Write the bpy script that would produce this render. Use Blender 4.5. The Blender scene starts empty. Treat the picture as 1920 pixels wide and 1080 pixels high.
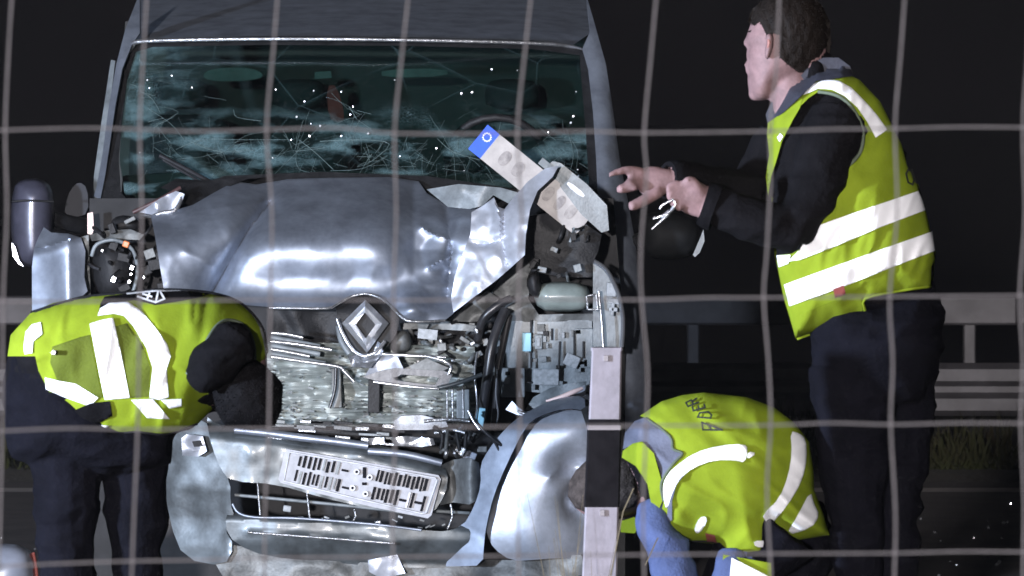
import bpy, bmesh, math, random
import numpy as np
from mathutils import Vector, kdtree
from mathutils.geometry import delaunay_2d_cdt

random.seed(7)
rng = np.random.default_rng(11)
R_ = math.radians
scene = bpy.context.scene
col = scene.collection

# ---------------------------------------------------------------- camera
F_PX = 11594.0                     # focal length in pixels of a 1920 wide picture
CAM = Vector((0.0, -22.0, 1.9))
PITCH = math.atan(356.0 / F_PX)
cam_data = bpy.data.cameras.new('camera')
cam = bpy.data.objects.new('camera', cam_data)
col.objects.link(cam)
cam.location = CAM
cam.rotation_euler = (math.pi / 2 - PITCH, 0, 0)
cam_data.sensor_width = 36.0
cam_data.lens = 36.0 * F_PX / 1920.0
cam_data.clip_start = 0.1
cam_data.clip_end = 2000.0
cam_data.dof.use_dof = True
cam_data.dof.focus_distance = 19.0
cam_data.dof.aperture_fstop = 16.0
scene.camera = cam

# ---------------------------------------------------------------- night sky
w = bpy.data.worlds.new('World')
scene.world = w
w.use_nodes = True
nt = w.node_tree
bg = nt.nodes['Background']
sky = nt.nodes.new('ShaderNodeTexSky')
sky.sky_type = 'NISHITA'
sky.sun_disc = False
sky.sun_elevation = R_(-4.0)
sky.sun_rotation = R_(200)
hs = nt.nodes.new('ShaderNodeHueSaturation')
hs.inputs['Saturation'].default_value = 0.25
nt.links.new(sky.outputs[0], hs.inputs['Color'])
glow = nt.nodes.new('ShaderNodeMix'); glow.data_type = 'RGBA'; glow.blend_type = 'ADD'
glow.inputs['Factor'].default_value = 1.0
nt.links.new(hs.outputs[0], glow.inputs['A'])
glow.inputs['B'].default_value = (.008, .006, .008, 1)      # faint town glow on a starless sky
nt.links.new(glow.outputs['Result'], bg.inputs['Color'])
bg.inputs['Strength'].default_value = 0.15

def aim(o, frm, to):
    o.location = frm
    o.rotation_euler = (Vector(to) - Vector(frm)).to_track_quat('-Z', 'Y').to_euler()

# flat frontal light of the night, from beside the camera
sd = bpy.data.lights.new('sun', 'SUN')
sd.energy = 2.2
sd.angle = R_(1.2)
sd.color = (1.0, 0.95, 0.97)
so = bpy.data.objects.new('sun', sd)
col.objects.link(so)
aim(so, (-3.0, -22, 2.2), (0, 0, 0.9))
# the rescue crew's work light left of the picture
fd = bpy.data.lights.new('work_light', 'SPOT')
fd.energy = 6500.0
fd.spot_size = R_(95)
fd.spot_blend = 0.6
fd.shadow_soft_size = 0.25
fd.color = (0.66, 0.78, 1.0)
fo = bpy.data.objects.new('work_light', fd)
col.objects.link(fo)
aim(fo, (-7.6, -11.5, 1.7), (-0.2, -3.0, 0.7))

vs = scene.view_settings
vs.view_transform = 'Standard'
vs.look = 'None'
vs.exposure = 0.70
vs.gamma = 1.0
vs.use_curve_mapping = False

# ---------------------------------------------------------------- helpers
cp, sp = math.cos(PITCH), math.sin(PITCH)

def PA(px, py, Y):
    """photo pixel + depth plane Y (arrays allowed) -> world points (N,3)"""
    px, py, Y = np.broadcast_arrays(np.asarray(px, float), np.asarray(py, float), np.asarray(Y, float))
    a = (px - 960.0) / F_PX
    b = (540.0 - py) / F_PX
    dx, dy, dz = a, cp + b * sp, -sp + b * cp
    t = (Y - CAM.y) / dy
    return np.stack([CAM.x + t * dx, CAM.y + t * dy, CAM.z + t * dz], -1)

def P(px, py, Y):
    return Vector(PA(px, py, Y).tolist())

def wloc(o):
    v = Vector((0, 0, 0))
    while o is not None:
        v += o.location
        o = o.parent
    return v

def link_mesh(name, verts, faces, mat, parent=None, smooth=True, origin=None):
    me = bpy.data.meshes.new(name)
    off = wloc(parent) if parent else Vector((0, 0, 0))
    V = np.asarray(verts, float) - np.array(off)
    loc = Vector((0, 0, 0))
    if parent is None and origin is not None:
        loc = Vector(origin)
        V = V - np.array(loc)
    me.from_pydata(V.tolist(), [], [tuple(int(i) for i in f) for f in faces])
    me.update()
    if smooth:
        me.polygons.foreach_set('use_smooth', [True] * len(me.polygons))
    o = bpy.data.objects.new(name, me)
    o.location = loc
    col.objects.link(o)
    if mat:
        for m in (mat if isinstance(mat, (list, tuple)) else [mat]):
            me.materials.append(m)
    if parent:
        o.parent = parent
    return o

def tag(o, label=None, cat=None, group=None, kind=None):
    if label: o['label'] = label
    if cat: o['category'] = cat
    if group: o['group'] = group
    if kind: o['kind'] = kind
    return o

def empty(name, loc, label=None, cat=None, group=None):
    o = bpy.data.objects.new(name, None)
    o.location = loc
    o.empty_display_size = 0.2
    col.objects.link(o)
    return tag(o, label, cat, group)

def fix_normals(o):
    bm = bmesh.new(); bm.from_mesh(o.data)
    bmesh.ops.remove_doubles(bm, verts=bm.verts, dist=1e-5)
    bmesh.ops.recalc_face_normals(bm, faces=bm.faces)
    bm.to_mesh(o.data); bm.free()
    return o

def _hash(i, j, seed):
    n = (np.asarray(i).astype(np.int64) * 374761393 + np.asarray(j).astype(np.int64) * 668265263 + seed * 1274126177) & 0x7fffffff
    n = ((n ^ (n >> 13)) * 1274126177) & 0x7fffffff
    n = (n ^ (n >> 16)) & 0xffff
    return n / 65535.0

def vnoise(x, y, s, seed=0):
    x = np.asarray(x, float) / s; y = np.asarray(y, float) / s
    i, j = np.floor(x), np.floor(y)
    fx, fy = x - i, y - j
    fx = fx * fx * (3 - 2 * fx); fy = fy * fy * (3 - 2 * fy)
    a = _hash(i, j, seed) * (1 - fx) + _hash(i + 1, j, seed) * fx
    b = _hash(i, j + 1, seed) * (1 - fx) + _hash(i + 1, j + 1, seed) * fx
    return (a * (1 - fy) + b * fy) * 2 - 1

def facet(x, y, s, seed=0):
    """crumpled sheet: random heights joined by flat triangles with sharp creases"""
    x = np.asarray(x, float); y = np.asarray(y, float)
    wx = x + s * .45 * vnoise(x, y, s * 1.7, seed + 5)
    wy = y + s * .45 * vnoise(x, y, s * 1.7, seed + 9)
    u = wx / s; v = wy / s * 1.1547
    a = u - v / 2; b = v
    i, j = np.floor(a), np.floor(b)
    fa, fb = a - i, b - j
    lo = fa + fb < 1
    h = lambda p, q: _hash(p, q, seed)
    z1 = h(i, j) * (1 - fa - fb) + h(i + 1, j) * fa + h(i, j + 1) * fb
    z2 = h(i + 1, j + 1) * (fa + fb - 1) + h(i, j + 1) * (1 - fa) + h(i + 1, j) * (1 - fb)
    return np.where(lo, z1, z2) * 2 - 1

def segdist(px, py, poly, closed=True):
    px = np.asarray(px, float); py = np.asarray(py, float)
    d = np.full(px.shape, 1e9)
    n = len(poly)
    for k in range(n if closed else n - 1):
        x0, y0 = poly[k][:2]; x1, y1 = poly[(k + 1) % n][:2]
        ex, ey = x1 - x0, y1 - y0
        t = np.clip(((px - x0) * ex + (py - y0) * ey) / (ex * ex + ey * ey + 1e-9), 0, 1)
        d = np.minimum(d, np.hypot(px - x0 - t * ex, py - y0 - t * ey))
    return d

def inside(px, py, poly):
    px = np.asarray(px, float); py = np.asarray(py, float)
    c = np.zeros(px.shape, bool)
    n = len(poly)
    for k in range(n):
        x0, y0 = poly[k]; x1, y1 = poly[(k + 1) % n]
        if y0 == y1: continue
        cond = (y0 > py) != (y1 > py)
        c ^= cond & (px < (x1 - x0) * (py - y0) / (y1 - y0) + x0)
    return c

def smooth_poly(poly, it=1):
    for _ in range(it):
        q = []
        n = len(poly)
        for k in range(n):
            a = poly[k]; b = poly[(k + 1) % n]
            q.append((a[0] * .75 + b[0] * .25, a[1] * .75 + b[1] * .25))
            q.append((a[0] * .25 + b[0] * .75, a[1] * .25 + b[1] * .75))
        poly = q
    return poly

def dens(poly, step):
    q = []
    n = len(poly)
    for k in range(n):
        a = poly[k]; b = poly[(k + 1) % n]
        L = math.hypot(b[0] - a[0], b[1] - a[1])
        m = max(1, int(round(L / step)))
        for t in range(m):
            q.append((a[0] + (b[0] - a[0]) * t / m, a[1] + (b[1] - a[1]) * t / m))
    return q

def tri2d(poly, step):
    b = dens(poly, step)
    nb = len(b)
    xs = [p[0] for p in b]; ys = [p[1] for p in b]
    gx = np.arange(min(xs), max(xs), step); gy = np.arange(min(ys), max(ys), step * .866)
    X, Yg = np.meshgrid(gx, gy)
    X = X + (np.arange(len(gy)) % 2)[:, None] * step * .5
    X, Yg = X.ravel(), Yg.ravel()
    m = inside(X, Yg, b)
    X, Yg = X[m], Yg[m]
    if len(X):
        m = segdist(X, Yg, b) > step * .45
        X, Yg = X[m], Yg[m]
    vs_ = [Vector(p) for p in b] + [Vector((x, y)) for x, y in zip(X, Yg)]
    ed = [(k, (k + 1) % nb) for k in range(nb)]
    V, E, Fc, *_ = delaunay_2d_cdt(vs_, ed, [list(range(nb))], 1, 1e-4)
    V = np.array([tuple(v) for v in V])
    cnt = {}
    for f in Fc:
        for k in range(len(f)):
            a, c = f[k], f[(k + 1) % len(f)]
            cnt[(a, c)] = cnt.get((a, c), 0) + 1
    be = [e for e in cnt if (e[1], e[0]) not in cnt]
    return V, [tuple(f) for f in Fc], be

def yval(Y, x, y):
    return np.asarray(Y(x, y), float) if callable(Y) else np.full(np.shape(x), float(Y))

def slab_geo(poly, Y, thick, step):
    V, Fc, be = tri2d(poly, step)
    y = yval(Y, V[:, 0], V[:, 1])
    A = PA(V[:, 0], V[:, 1], y)
    n = len(A)
    back = A.copy(); back[:, 1] += thick
    verts = np.concatenate([A, back])
    faces = list(Fc) + [tuple(i + n for i in reversed(f)) for f in Fc]
    for a, c in be:
        faces.append((c, a, a + n, c + n))
    return verts, faces

def slab(name, poly, Y, thick, mat, parent, step=8, smooth=True, sm=0, **kw):
    if sm: poly = smooth_poly(poly, sm)
    v, f = slab_geo(poly, Y, thick, step)
    o = link_mesh(name, v, f, mat, parent, smooth, **kw)
    fix_normals(o)
    if smooth: sharp(o)
    return o

def sharp(o, ang=42):
    me = o.data
    bm = bmesh.new(); bm.from_mesh(me)
    for e in bm.edges:
        if len(e.link_faces) == 2 and e.calc_face_angle(0) > R_(ang):
            e.smooth = False
    bm.to_mesh(me); bm.free()

def hump(poly, R, Yc, p=2.0):
    """height field of an inflated outline: near side depth at a pixel"""
    rp = R * F_PX / (Yc - CAM.y)
    def f(x, y):
        d = segdist(x, y, poly)
        d = np.where(inside(x, y, poly), d, 0)
        t = np.clip(d / rp, 0, 1)
        return R * (1 - (1 - t) ** p) ** (1 / p)
    return f

def pillow_geo(poly, Yc, R, step, back=1.0, wr=None):
    V, Fc, be = tri2d(poly, step)
    h = hump(poly, R, Yc)(V[:, 0], V[:, 1])
    bset = set(i for e in be for i in e)
    h[list(bset)] = 0
    hw = h + (wr(V[:, 0], V[:, 1]) * np.clip(h / R * 3, 0, 1) if wr else 0)
    A = PA(V[:, 0], V[:, 1], Yc - hw)
    n = len(A)
    B = PA(V[:, 0], V[:, 1], np.full(n, Yc)); B[:, 1] += h * back
    idx = {}
    verts = list(A)
    for i in range(n):
        if i in bset: idx[i] = i
        else:
            idx[i] = len(verts); verts.append(B[i])
    faces = list(Fc) + [tuple(idx[i] for i in reversed(f)) for f in Fc]
    return np.array(verts), faces

def pillow(name, poly, Yc, R, mat, parent, step=7, back=1.0, wr=None, sm=0, **kw):
    if sm: poly = smooth_poly(poly, sm)
    v, f = pillow_geo(poly, Yc, R, step, back, wr)
    return fix_normals(link_mesh(name, v, f, mat, parent, True, **kw))

def catmull(pts, m):
    pts = [np.array(p, float) for p in pts]
    if len(pts) < 3 or m <= 1: return pts
    out = []
    for k in range(len(pts) - 1):
        p0 = pts[max(k - 1, 0)]; p1 = pts[k]; p2 = pts[k + 1]; p3 = pts[min(k + 2, len(pts) - 1)]
        for t in np.arange(m) / m:
            out.append(.5 * ((2 * p1) + (-p0 + p2) * t + (2 * p0 - 5 * p1 + 4 * p2 - p3) * t * t + (-p0 + 3 * p1 - 3 * p2 + p3) * t ** 3))
    out.append(pts[-1])
    return out

def tube_geo(wpts, r, seg=8, flat=1.0, up=Vector((0, 1, 0))):
    """wpts world points, r scalar or list; flat squeezes the section along `up`"""
    pts = [Vector(p) for p in wpts]
    n = len(pts)
    rr = list(r) if hasattr(r, '__len__') else [r] * n
    verts = []; faces = []
    for k in range(n):
        d = (pts[min(k + 1, n - 1)] - pts[max(k - 1, 0)])
        d = d.normalized() if d.length > 1e-9 else Vector((0, 0, 1))
        s = d.cross(up)
        s = s.normalized() if s.length > 1e-4 else d.cross(Vector((1, 0, 0))).normalized()
        u = s.cross(d).normalized()
        for q in range(seg):
            a = 2 * math.pi * q / seg
            verts.append(pts[k] + s * math.cos(a) * rr[k] + u * math.sin(a) * rr[k] * flat)
    for k in range(n - 1):
        for q in range(seg):
            a = k * seg + q; b = k * seg + (q + 1) % seg
            faces.append((a, b, b + seg, a + seg))
    faces.append(tuple(range(seg - 1, -1, -1)))
    faces.append(tuple(range((n - 1) * seg, n * seg)))
    return np.array([tuple(v) for v in verts]), faces

def ptube(name, ppts, r, mat, parent, seg=8, m=4, flat=1.0, **kw):
    """tube through (px, py, Y) points"""
    q = catmull([list(p) + [(r[i] if hasattr(r, '__len__') else r)] for i, p in enumerate(ppts)], m)
    w_ = [P(a[0], a[1], a[2]) for a in q]
    v, f = tube_geo(w_, [a[3] for a in q], seg, flat)
    o = fix_normals(link_mesh(name, v, f, mat, parent, True, **kw))
    sharp(o, 60)
    return o

def box_geo(c, size, rz=0, bev=0.0, seg=1, ry=0):
    """box standing in the picture plane: size (wide, deep, high), ry = roll"""
    bm = bmesh.new()
    bmesh.ops.create_cube(bm, size=1)
    for v in bm.verts:
        v.co = Vector((v.co.x * size[0], v.co.y * size[1], v.co.z * size[2]))
    if bev > 0:
        bmesh.ops.bevel(bm, geom=list(bm.edges), offset=bev, segments=seg, affect='EDGES', profile=.5)
    from mathutils import Matrix
    M = Matrix.Translation(c) @ Matrix.Rotation(rz, 4, 'Z') @ Matrix.Rotation(ry, 4, 'Y')
    bm.transform(M)
    vs_ = [tuple(v.co) for v in bm.verts]; bm.verts.index_update()
    fs = [tuple(v.index for v in f.verts) for f in bm.faces]
    bm.free()
    return np.array(vs_), fs

def pbox(name, x0, y0, x1, y1, Y, depth, mat, parent, roll=0, bev=0.003, **kw):
    c = P((x0 + x1) / 2, (y0 + y1) / 2, Y); c.y += depth / 2
    k = (Y - CAM.y) / F_PX
    v, f = box_geo(c, (abs(x1 - x0) * k, depth, abs(y1 - y0) * k), 0, bev, 2, R_(roll))
    o = link_mesh(name, v, f, mat, parent, False, **kw)
    return o

def merge_geo(parts):
    V = []; Fc = []; n = 0
    for v, f in parts:
        V.append(np.asarray(v)); Fc += [tuple(i + n for i in q) for q in f]; n += len(v)
    return np.concatenate(V), Fc

# ---------------------------------------------------------------- materials
def mat(name, c, rough=.6, metal=0.0, var=0.0, vscale=8.0, bump=0.0, bscale=60.0, c2=None, coat=0.0, spec=.5, stretch=None, rvar=0.0):
    m = bpy.data.materials.new(name)
    m.use_nodes = True
    t = m.node_tree; b = t.nodes['Principled BSDF']
    b.inputs['Base Color'].default_value = (*c, 1)
    b.inputs['Roughness'].default_value = rough
    b.inputs['Metallic'].default_value = metal
    b.inputs['Specular IOR Level'].default_value = spec
    if coat:
        b.inputs['Coat Weight'].default_value = coat
        b.inputs['Coat Roughness'].default_value = .12
    tc = t.nodes.new('ShaderNodeTexCoord')
    vec = tc.outputs['Object']
    if stretch:
        mp = t.nodes.new('ShaderNodeMapping')
        mp.inputs['Scale'].default_value = stretch
        t.links.new(vec, mp.inputs['Vector']); vec = mp.outputs[0]
    if var or c2:
        n = t.nodes.new('ShaderNodeTexNoise')
        n.inputs['Scale'].default_value = vscale
        n.inputs['Detail'].default_value = 6
        n.inputs['Roughness'].default_value = .65
        t.links.new(vec, n.inputs['Vector'])
        r = t.nodes.new('ShaderNodeValToRGB')
        r.color_ramp.elements[0].position = .35
        r.color_ramp.elements[1].position = .68
        d = c2 if c2 else tuple(x * (1 - var) for x in c)
        e = c if c2 else tuple(min(1, x * (1 + var)) for x in c)
        r.color_ramp.elements[0].color = (*d, 1)
        r.color_ramp.elements[1].color = (*e, 1)
        t.links.new(n.outputs['Fac'], r.inputs['Fac'])
        t.links.new(r.outputs[0], b.inputs['Base Color'])
        if rvar:
            mr = t.nodes.new('ShaderNodeMapRange')
            mr.inputs['To Min'].default_value = rough + rvar
            mr.inputs['To Max'].default_value = max(.05, rough - rvar)
            t.links.new(n.outputs['Fac'], mr.inputs['Value'])
            t.links.new(mr.outputs[0], b.inputs['Roughness'])
    if bump:
        n2 = t.nodes.new('ShaderNodeTexNoise')
        n2.inputs['Scale'].default_value = bscale
        n2.inputs['Detail'].default_value = 5
        t.links.new(vec, n2.inputs['Vector'])
        bp = t.nodes.new('ShaderNodeBump')
        bp.inputs['Strength'].default_value = bump
        bp.inputs['Distance'].default_value = .01
        t.links.new(n2.outputs['Fac'], bp.inputs['Height'])
        t.links.new(bp.outputs[0], b.inputs['Normal'])
    return m

M = {}
M['paint'] = mat('silver_paint', (.30, .335, .40), .48, .78, .26, 9, .02, 35, coat=.15, rvar=.06)
M['paint_scuffed'] = mat('scuffed_silver_paint', (.52, .55, .62), .45, .55, c2=(.34, .36, .40), vscale=12, bump=.06, bscale=90, rvar=.1)
M['roof'] = M['paint']
M['bumper'] = mat('grey_bumper_paint', (.12, .138, .148), .42, .4, c2=(.035, .039, .04), vscale=6, bump=.04, bscale=70, coat=.2)
M['black'] = mat('black_plastic', (.013, .013, .014), .55, 0, .4, 20, .2, 120, spec=.25)
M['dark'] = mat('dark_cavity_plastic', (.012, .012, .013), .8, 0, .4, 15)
M['greyp'] = mat('grey_plastic', (.16, .18, .19), .45, 0, .35, 16, .15, 110)
M['bare'] = mat('torn_bare_metal', (.55, .56, .58), .32, .85, c2=(.25, .25, .25), vscale=30, bump=.4, bscale=140)
M['dirty'] = mat('dirty_grey_metal', (.20, .21, .21), .55, .3, c2=(.06, .062, .06), vscale=10, bump=.2, bscale=80)
M['chrome'] = mat('bright_chrome', (.72, .74, .78), .2, .9, .1, 30, .05, 60)
M['emblem'] = mat('brushed_emblem_metal', (.75, .76, .78), .36, .92, .12, 30)
M['whitep'] = mat('white_label', (.36, .38, .40), .6, 0, c2=(.2, .215, .22), vscale=60)
M['bluep'] = mat('blue_connector', (.25, .5, .62), .5)
M['orange'] = mat('orange_bulb_plastic', (.6, .17, .05), .4)
M['pinkw'] = mat('pale_pink_plastic', (.75, .55, .5), .45)
M['air'] = mat('translucent_grey_plastic', (.2, .235, .22), .3, 0, .2, 12, coat=.3)
M['rubber'] = mat('black_rubber_hose', (.02, .02, .022), .32, 0, .3, 20)
M['lime'] = mat('lime_vest_fabric', (.185, .24, .016), .85, 0, .16, 7, .08, 160, spec=.06)
M['olive'] = mat('olive_vest_pocket', (.085, .105, .012), .85, 0, .15, 9, .2, 160, spec=.15)
M['refl'] = mat('reflective_tape', (.95, .95, .96), .45, 0, .02, 60, .1, 400)
M['greytrim'] = mat('grey_vest_yoke', (.09, .095, .13), .8, 0, .2, 12, .2, 150)
M['jacket'] = mat('black_jacket_cloth', (.0055, .005, .0058), .9, 0, .3, 10, .3, 90, spec=.06)
M['navy'] = mat('navy_trouser_cloth', (.0042, .0041, .0066), .9, 0, .35, 8, .3, 90, spec=.06)
M['denim'] = mat('blue_denim', (.06, .08, .165), .85, 0, .2, 14, .3, 160, spec=.15)
M['skin'] = mat('skin', (.20, .122, .12), .6, 0, .22, 26, .12, 140, spec=.2)
M['hair'] = mat('dark_brown_hair', (.010, .007, .0055), .7, 0, .4, 60, .4, 220, stretch=(1, 1, .3), spec=.12)
M['blackhair'] = mat('black_hair', (.004, .0035, .004), .8, 0, .4, 60, .3, 220, spec=.08)
M['greyhair'] = mat('grey_brown_hair', (.05, .04, .036), .7, 0, .4, 50, .5, 220, spec=.1)
M['shoe'] = mat('black_leather', (.015, .014, .014), .4)
M['wire'] = mat('galvanised_wire', (.27, .258, .275), .6, .1, .15, 60)
M['postw'] = mat('white_post_plastic', (.25, .222, .245), .7, 0, c2=(.185, .165, .18), vscale=18, bump=.1, bscale=80)
M['postb'] = mat('black_post_band', (.009, .008, .009), .8, 0, .3, 20, spec=.05)
M['gdot'] = mat('grey_reflector_dot', (.16, .14, .15), .4)
M['steel'] = mat('galvanised_rail', (.050, .047, .051), .6, .2, c2=(.024, .022, .024), vscale=6, bump=.1, bscale=40)
M['ink'] = mat('black_print', (.01, .012, .01), .8)
M['whiteink'] = mat('white_print', (.8, .8, .82), .7)
M['redlab'] = mat('small_red_label', (.22, .05, .04), .7)

def asphalt():
    m = mat('asphalt', (.075, .062, .060), .85, 0, c2=(.035, .029, .03), vscale=3.5, bump=.6, bscale=90)
    return m
M['asphalt'] = asphalt()
M['soil'] = mat('median_soil', (.03, .025, .017), .95, 0, c2=(.014, .012, .01), vscale=6, bump=.7, bscale=30)
M['line'] = mat('worn_road_paint', (.5, .46, .44), .8, 0, c2=(.3, .27, .26), vscale=12)
M['verge'] = mat('verge_ground', (.035, .032, .018), .95, 0, c2=(.016, .015, .01), vscale=5, bump=.8, bscale=25)
M['grass'] = mat('dull_grass', (.019, .023, .008), .95, 0, c2=(.014, .010, .005), spec=.1, vscale=3)
M['straw'] = mat('dry_grass', (.12, .095, .055), .8, 0, .3, 9)

# ---------------------------------------------------------------- ground, road, rails
def zg(Y):
    return float(np.interp(Y, [-40, -24, -14.7, -7, -2.5, 7.6], [.5, .5, .48, .33, 0, 0]))

def grid_sheet(name, xs, ys, zf, m):
    V = [(x, y, zf(x, y)) for y in ys for x in xs]
    n = len(xs)
    Fc = [(j * n + i, j * n + i + 1, (j + 1) * n + i + 1, (j + 1) * n + i) for j in range(len(ys) - 1) for i in range(n - 1)]
    o = link_mesh(name, V, Fc, m)
    return tag(o, kind='structure')

big = [-600, -60, -20, -8, -4, 0, 4, 8, 20, 60, 600]
g = grid_sheet('ground', big, [-120, -40, -24, -19, -14.7, -11, -9, -7, -5.5, -4, -2.6], lambda x, y: zg(y) + .012 * math.sin(x * 1.3 + y), M['verge'])
r1 = grid_sheet('road', big, [-2.6, -1, 2, 5, 8.6], lambda x, y: (zg(y) if y > -2.5 else zg(-2.6) + .012 * math.sin(x * 1.3 + y)), M['asphalt'])
l1 = grid_sheet('road_edge_line', [-60, -20, -8, 0, 8, 20, 60], [7.75, 8.05], lambda x, y: .004, M['line'])
md = grid_sheet('median_ground', big, [8.6, 9.0, 10, 12, 14.5], lambda x, y: .0 if y < 8.7 else .05, M['soil'])
M['field'] = mat('dark_field', (.012, .0095, .012), 1.0, 0, .05, .05, spec=0)
fld = grid_sheet('field', [-900, -200, -40, 0, 40, 200, 900], [14.5, 20, 40, 90, 300, 1500], lambda x, y: float(np.interp(y, [14.5, 20, 60, 1500], [.05, -.6, -5, -5])), M['field'])

def extrude_profile(prof, x0, x1, yc, zc, n=1):
    V = []; Fc = []
    k = len(prof)
    for x in (x0, x1):
        for (dy, dz) in prof: V.append((x, yc + dy, zc + dz))
    for i in range(k):
        j = (i + 1) % k
        Fc.append((i, j, j + k, i + k))
    Fc.append(tuple(range(k - 1, -1, -1))); Fc.append(tuple(range(k, 2 * k)))
    return V, Fc

gr = empty('guardrail', (0, 9.4, .05), 'low grey corrugated guardrail nearest behind the van, above the grass strip', 'guardrail')
outer = [(0, 0), (-.05, .03), (-.05, .09), (0, .12), (0, .15), (-.05, .18), (-.05, .24), (0, .27)]
wprof = outer + [(a + .006, b) for a, b in reversed(outer)]
for i in range(8):
    x0 = -12.6 + i * 3.2
    V, Fc = extrude_profile(wprof, x0, x0 + 3.19, 9.4 - (.004 if i % 2 else 0), .285)
    o = fix_normals(link_mesh('rail_beam', V, Fc, M['steel'], gr, False))
    for q in (0.1, 3.05):
        V, Fc = box_geo(Vector((x0 + q, 9.345, .42)), (.02, .012, .02), 0, .004)
        link_mesh('bolt', V, Fc, M['bare'], gr, False)
for i in range(13):
    x = -10.90 + i * 1.62
    V, Fc = box_geo(Vector((x, 9.45, .27)), (.06, .07, .46), 0, .008)
    link_mesh('post', V, Fc, M['steel'], gr, False)
gr2 = empty('guardrail', (0, 13.4, .05), 'far grey box beam guardrail on slim posts, the higher of the two rails', 'guardrail')
for i in range(7):
    x0 = -13.1 + i * 4.0
    V, Fc = box_geo(Vector((x0 + 2, 13.4, .685)), (3.985, .06, .165), 0, .012)
    link_mesh('rail_beam', V, Fc, M['steel'], gr2, False)
for i in range(16):
    x = 1.04 - 1.585 * 8 + i * 1.585
    V, Fc = box_geo(Vector((x, 13.47, .36)), (.07, .06, .64), 0, .008)
    link_mesh('post', V, Fc, M['steel'], gr2, False)

# tufts of grass on the median
V = []; Fc = []
for i in range(5200):
    if i % 3: x = random.uniform(1.2, 4.6)
    else: x = random.uniform(-4.8, 4.6)
    y = random.uniform(8.75, 9.3); h = random.uniform(.04, .2) * max(.15, 1.0 + 1.1 * float(vnoise(x, y, .33, 3)))
    a = random.uniform(0, 6.28); wd = random.uniform(.004, .009)
    lx, ly = random.gauss(0, .06), random.gauss(0, .05)
    n = len(V); z0 = .05
    c, s = math.cos(a) * wd, math.sin(a) * wd
    V += [(x - c, y - s, z0), (x + c, y + s, z0), (x + lx * .5 + c * .7, y + ly * .5 + s * .7, z0 + h * .6), (x + lx * .5 - c * .7, y + ly * .5 - s * .7, z0 + h * .6), (x + lx, y + ly, z0 + h)]
    Fc += [(n, n + 1, n + 2, n + 3), (n + 3, n + 2, n + 4)]
o = link_mesh('grass', V, Fc, M['grass'])
tag(o, 'dull green grass tufts along the median under the guardrail', 'grass', kind='stuff')

# glass crumbs on the road
parts = []
for i in range(150):
    x = random.choice([random.uniform(1.2, 3.2), random.uniform(-3.2, 1.0)]); y = random.uniform(2.5, 7)
    s = random.uniform(.004, .012)
    v, f = box_geo(Vector((x, y, s * .5)), (s, s, s), random.uniform(0, 3), 0, 1, random.uniform(-.4, .4))
    parts.append((v, f))
v, f = merge_geo(parts)
o = link_mesh('glass_crumbs', v, f, M['chrome'], None, False)
tag(o, 'tiny glinting glass crumbs scattered over the dark road', 'glass crumbs', kind='stuff')

# ---------------------------------------------------------------- the crashed van
van = empty('van', (-.53, .6, 0), 'silver van with smashed front, crumpled bonnet and shattered windscreen', 'van')

def ramp(x, xs, ys, w=9.0):
    x = np.asarray(x, float)
    return sum(k * np.interp(x + o * w, xs, ys) for o, k in ((-1.6, .1), (-.8, .22), (0, .36), (.8, .22), (1.6, .1)))

def crease(x, y, seg, amp, wd):
    return amp * np.exp(-segdist(x, y, seg, closed=False) / wd)

def gauss(x, y, cx, cy, sx, sy, amp):
    return amp * np.exp(-((x - cx) / sx) ** 2 - ((y - cy) / sy) ** 2)

def yws(x, y):                         # windscreen surface
    return ramp(y, [-60, 60, 380, 460], [1.95, 1.36, .74, .60]) + .15 * ((x - 668) / 440.0) ** 2

# cab shell
def yroof(x, y):
    return ramp(y, [-90, -30, 40, 66, 78], [4.0, 3.0, 1.85, 1.44, 1.355]) + .16 * ((x - 672) / 420.0) ** 2 \
        + crease(x, y, [(318, -80), (300, 62)], .02, 5) + crease(x, y, [(1062, -80), (1075, 62)], .02, 5) \
        + .03 * np.clip((np.abs(x - 675) - 330) / 90, 0, 1) ** 2
slab('roof', [(285, -80), (262, -10), (246, 40), (250, 74), (285, 72), (500, 68), (760, 70), (1000, 76), (1075, 84), (1110, 60), (1098, 0), (1075, -80)], yroof, .05, M['paint'], van, step=14)
ptube('windscreen_trim', [(238, 104, 1.42), (250, 86, 1.40), (275, 77, 1.36), (500, 73, 1.27), (760, 75, 1.25), (1000, 81, 1.36), (1078, 89, 1.43), (1094, 100, 1.45)], .0075, M['bare'], van)
def ypl(x, y):
    return ramp(y, [-60, 60, 370, 700], [1.8, 1.42, .86, .6]) + .0022 * np.clip(215 + .0005 * (370 - y) ** 2 * .35 - x, 0, 60)
slab('front_pillar', [(262, -14), (235, 55), (218, 120), (203, 205), (192, 290), (181, 350), (176, 368), (188, 374), (197, 330), (206, 270), (216, 200), (229, 130), (247, 84), (262, 62)], ypl, .06, M['paint'], van, step=6)
slab('door_gutter', [(208, 112), (216, 114), (202, 230), (188, 350), (182, 420), (172, 420), (176, 330), (190, 230)], lambda x, y: ypl(x, y) + .1, .05, M['greyp'], van, step=6)
def ypr(x, y):
    return ramp(y, [-60, 60, 370, 500, 700, 860], [1.8, 1.42, .9, .75, .62, .6]) + .16 * np.clip((x - ramp(y, [0, 120, 300, 450, 700], [1090, 1115, 1130, 1150, 1185])) / 60, 0, 1) ** 2 + .0005 * np.clip(x - 1140, 0, 90)
slab('front_pillar', [(1098, -14), (1118, 55), (1136, 120), (1150, 210), (1162, 300), (1178, 380), (1192, 460), (1203, 580), (1210, 700), (1213, 800), (1212, 900), (1172, 900), (1168, 780), (1166, 640), (1158, 560), (1140, 505), (1126, 470), (1122, 400), (1118, 300), (1112, 210), (1103, 130), (1092, 92), (1106, 60)], ypr, .08, M['paint'], van, step=7)
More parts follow.
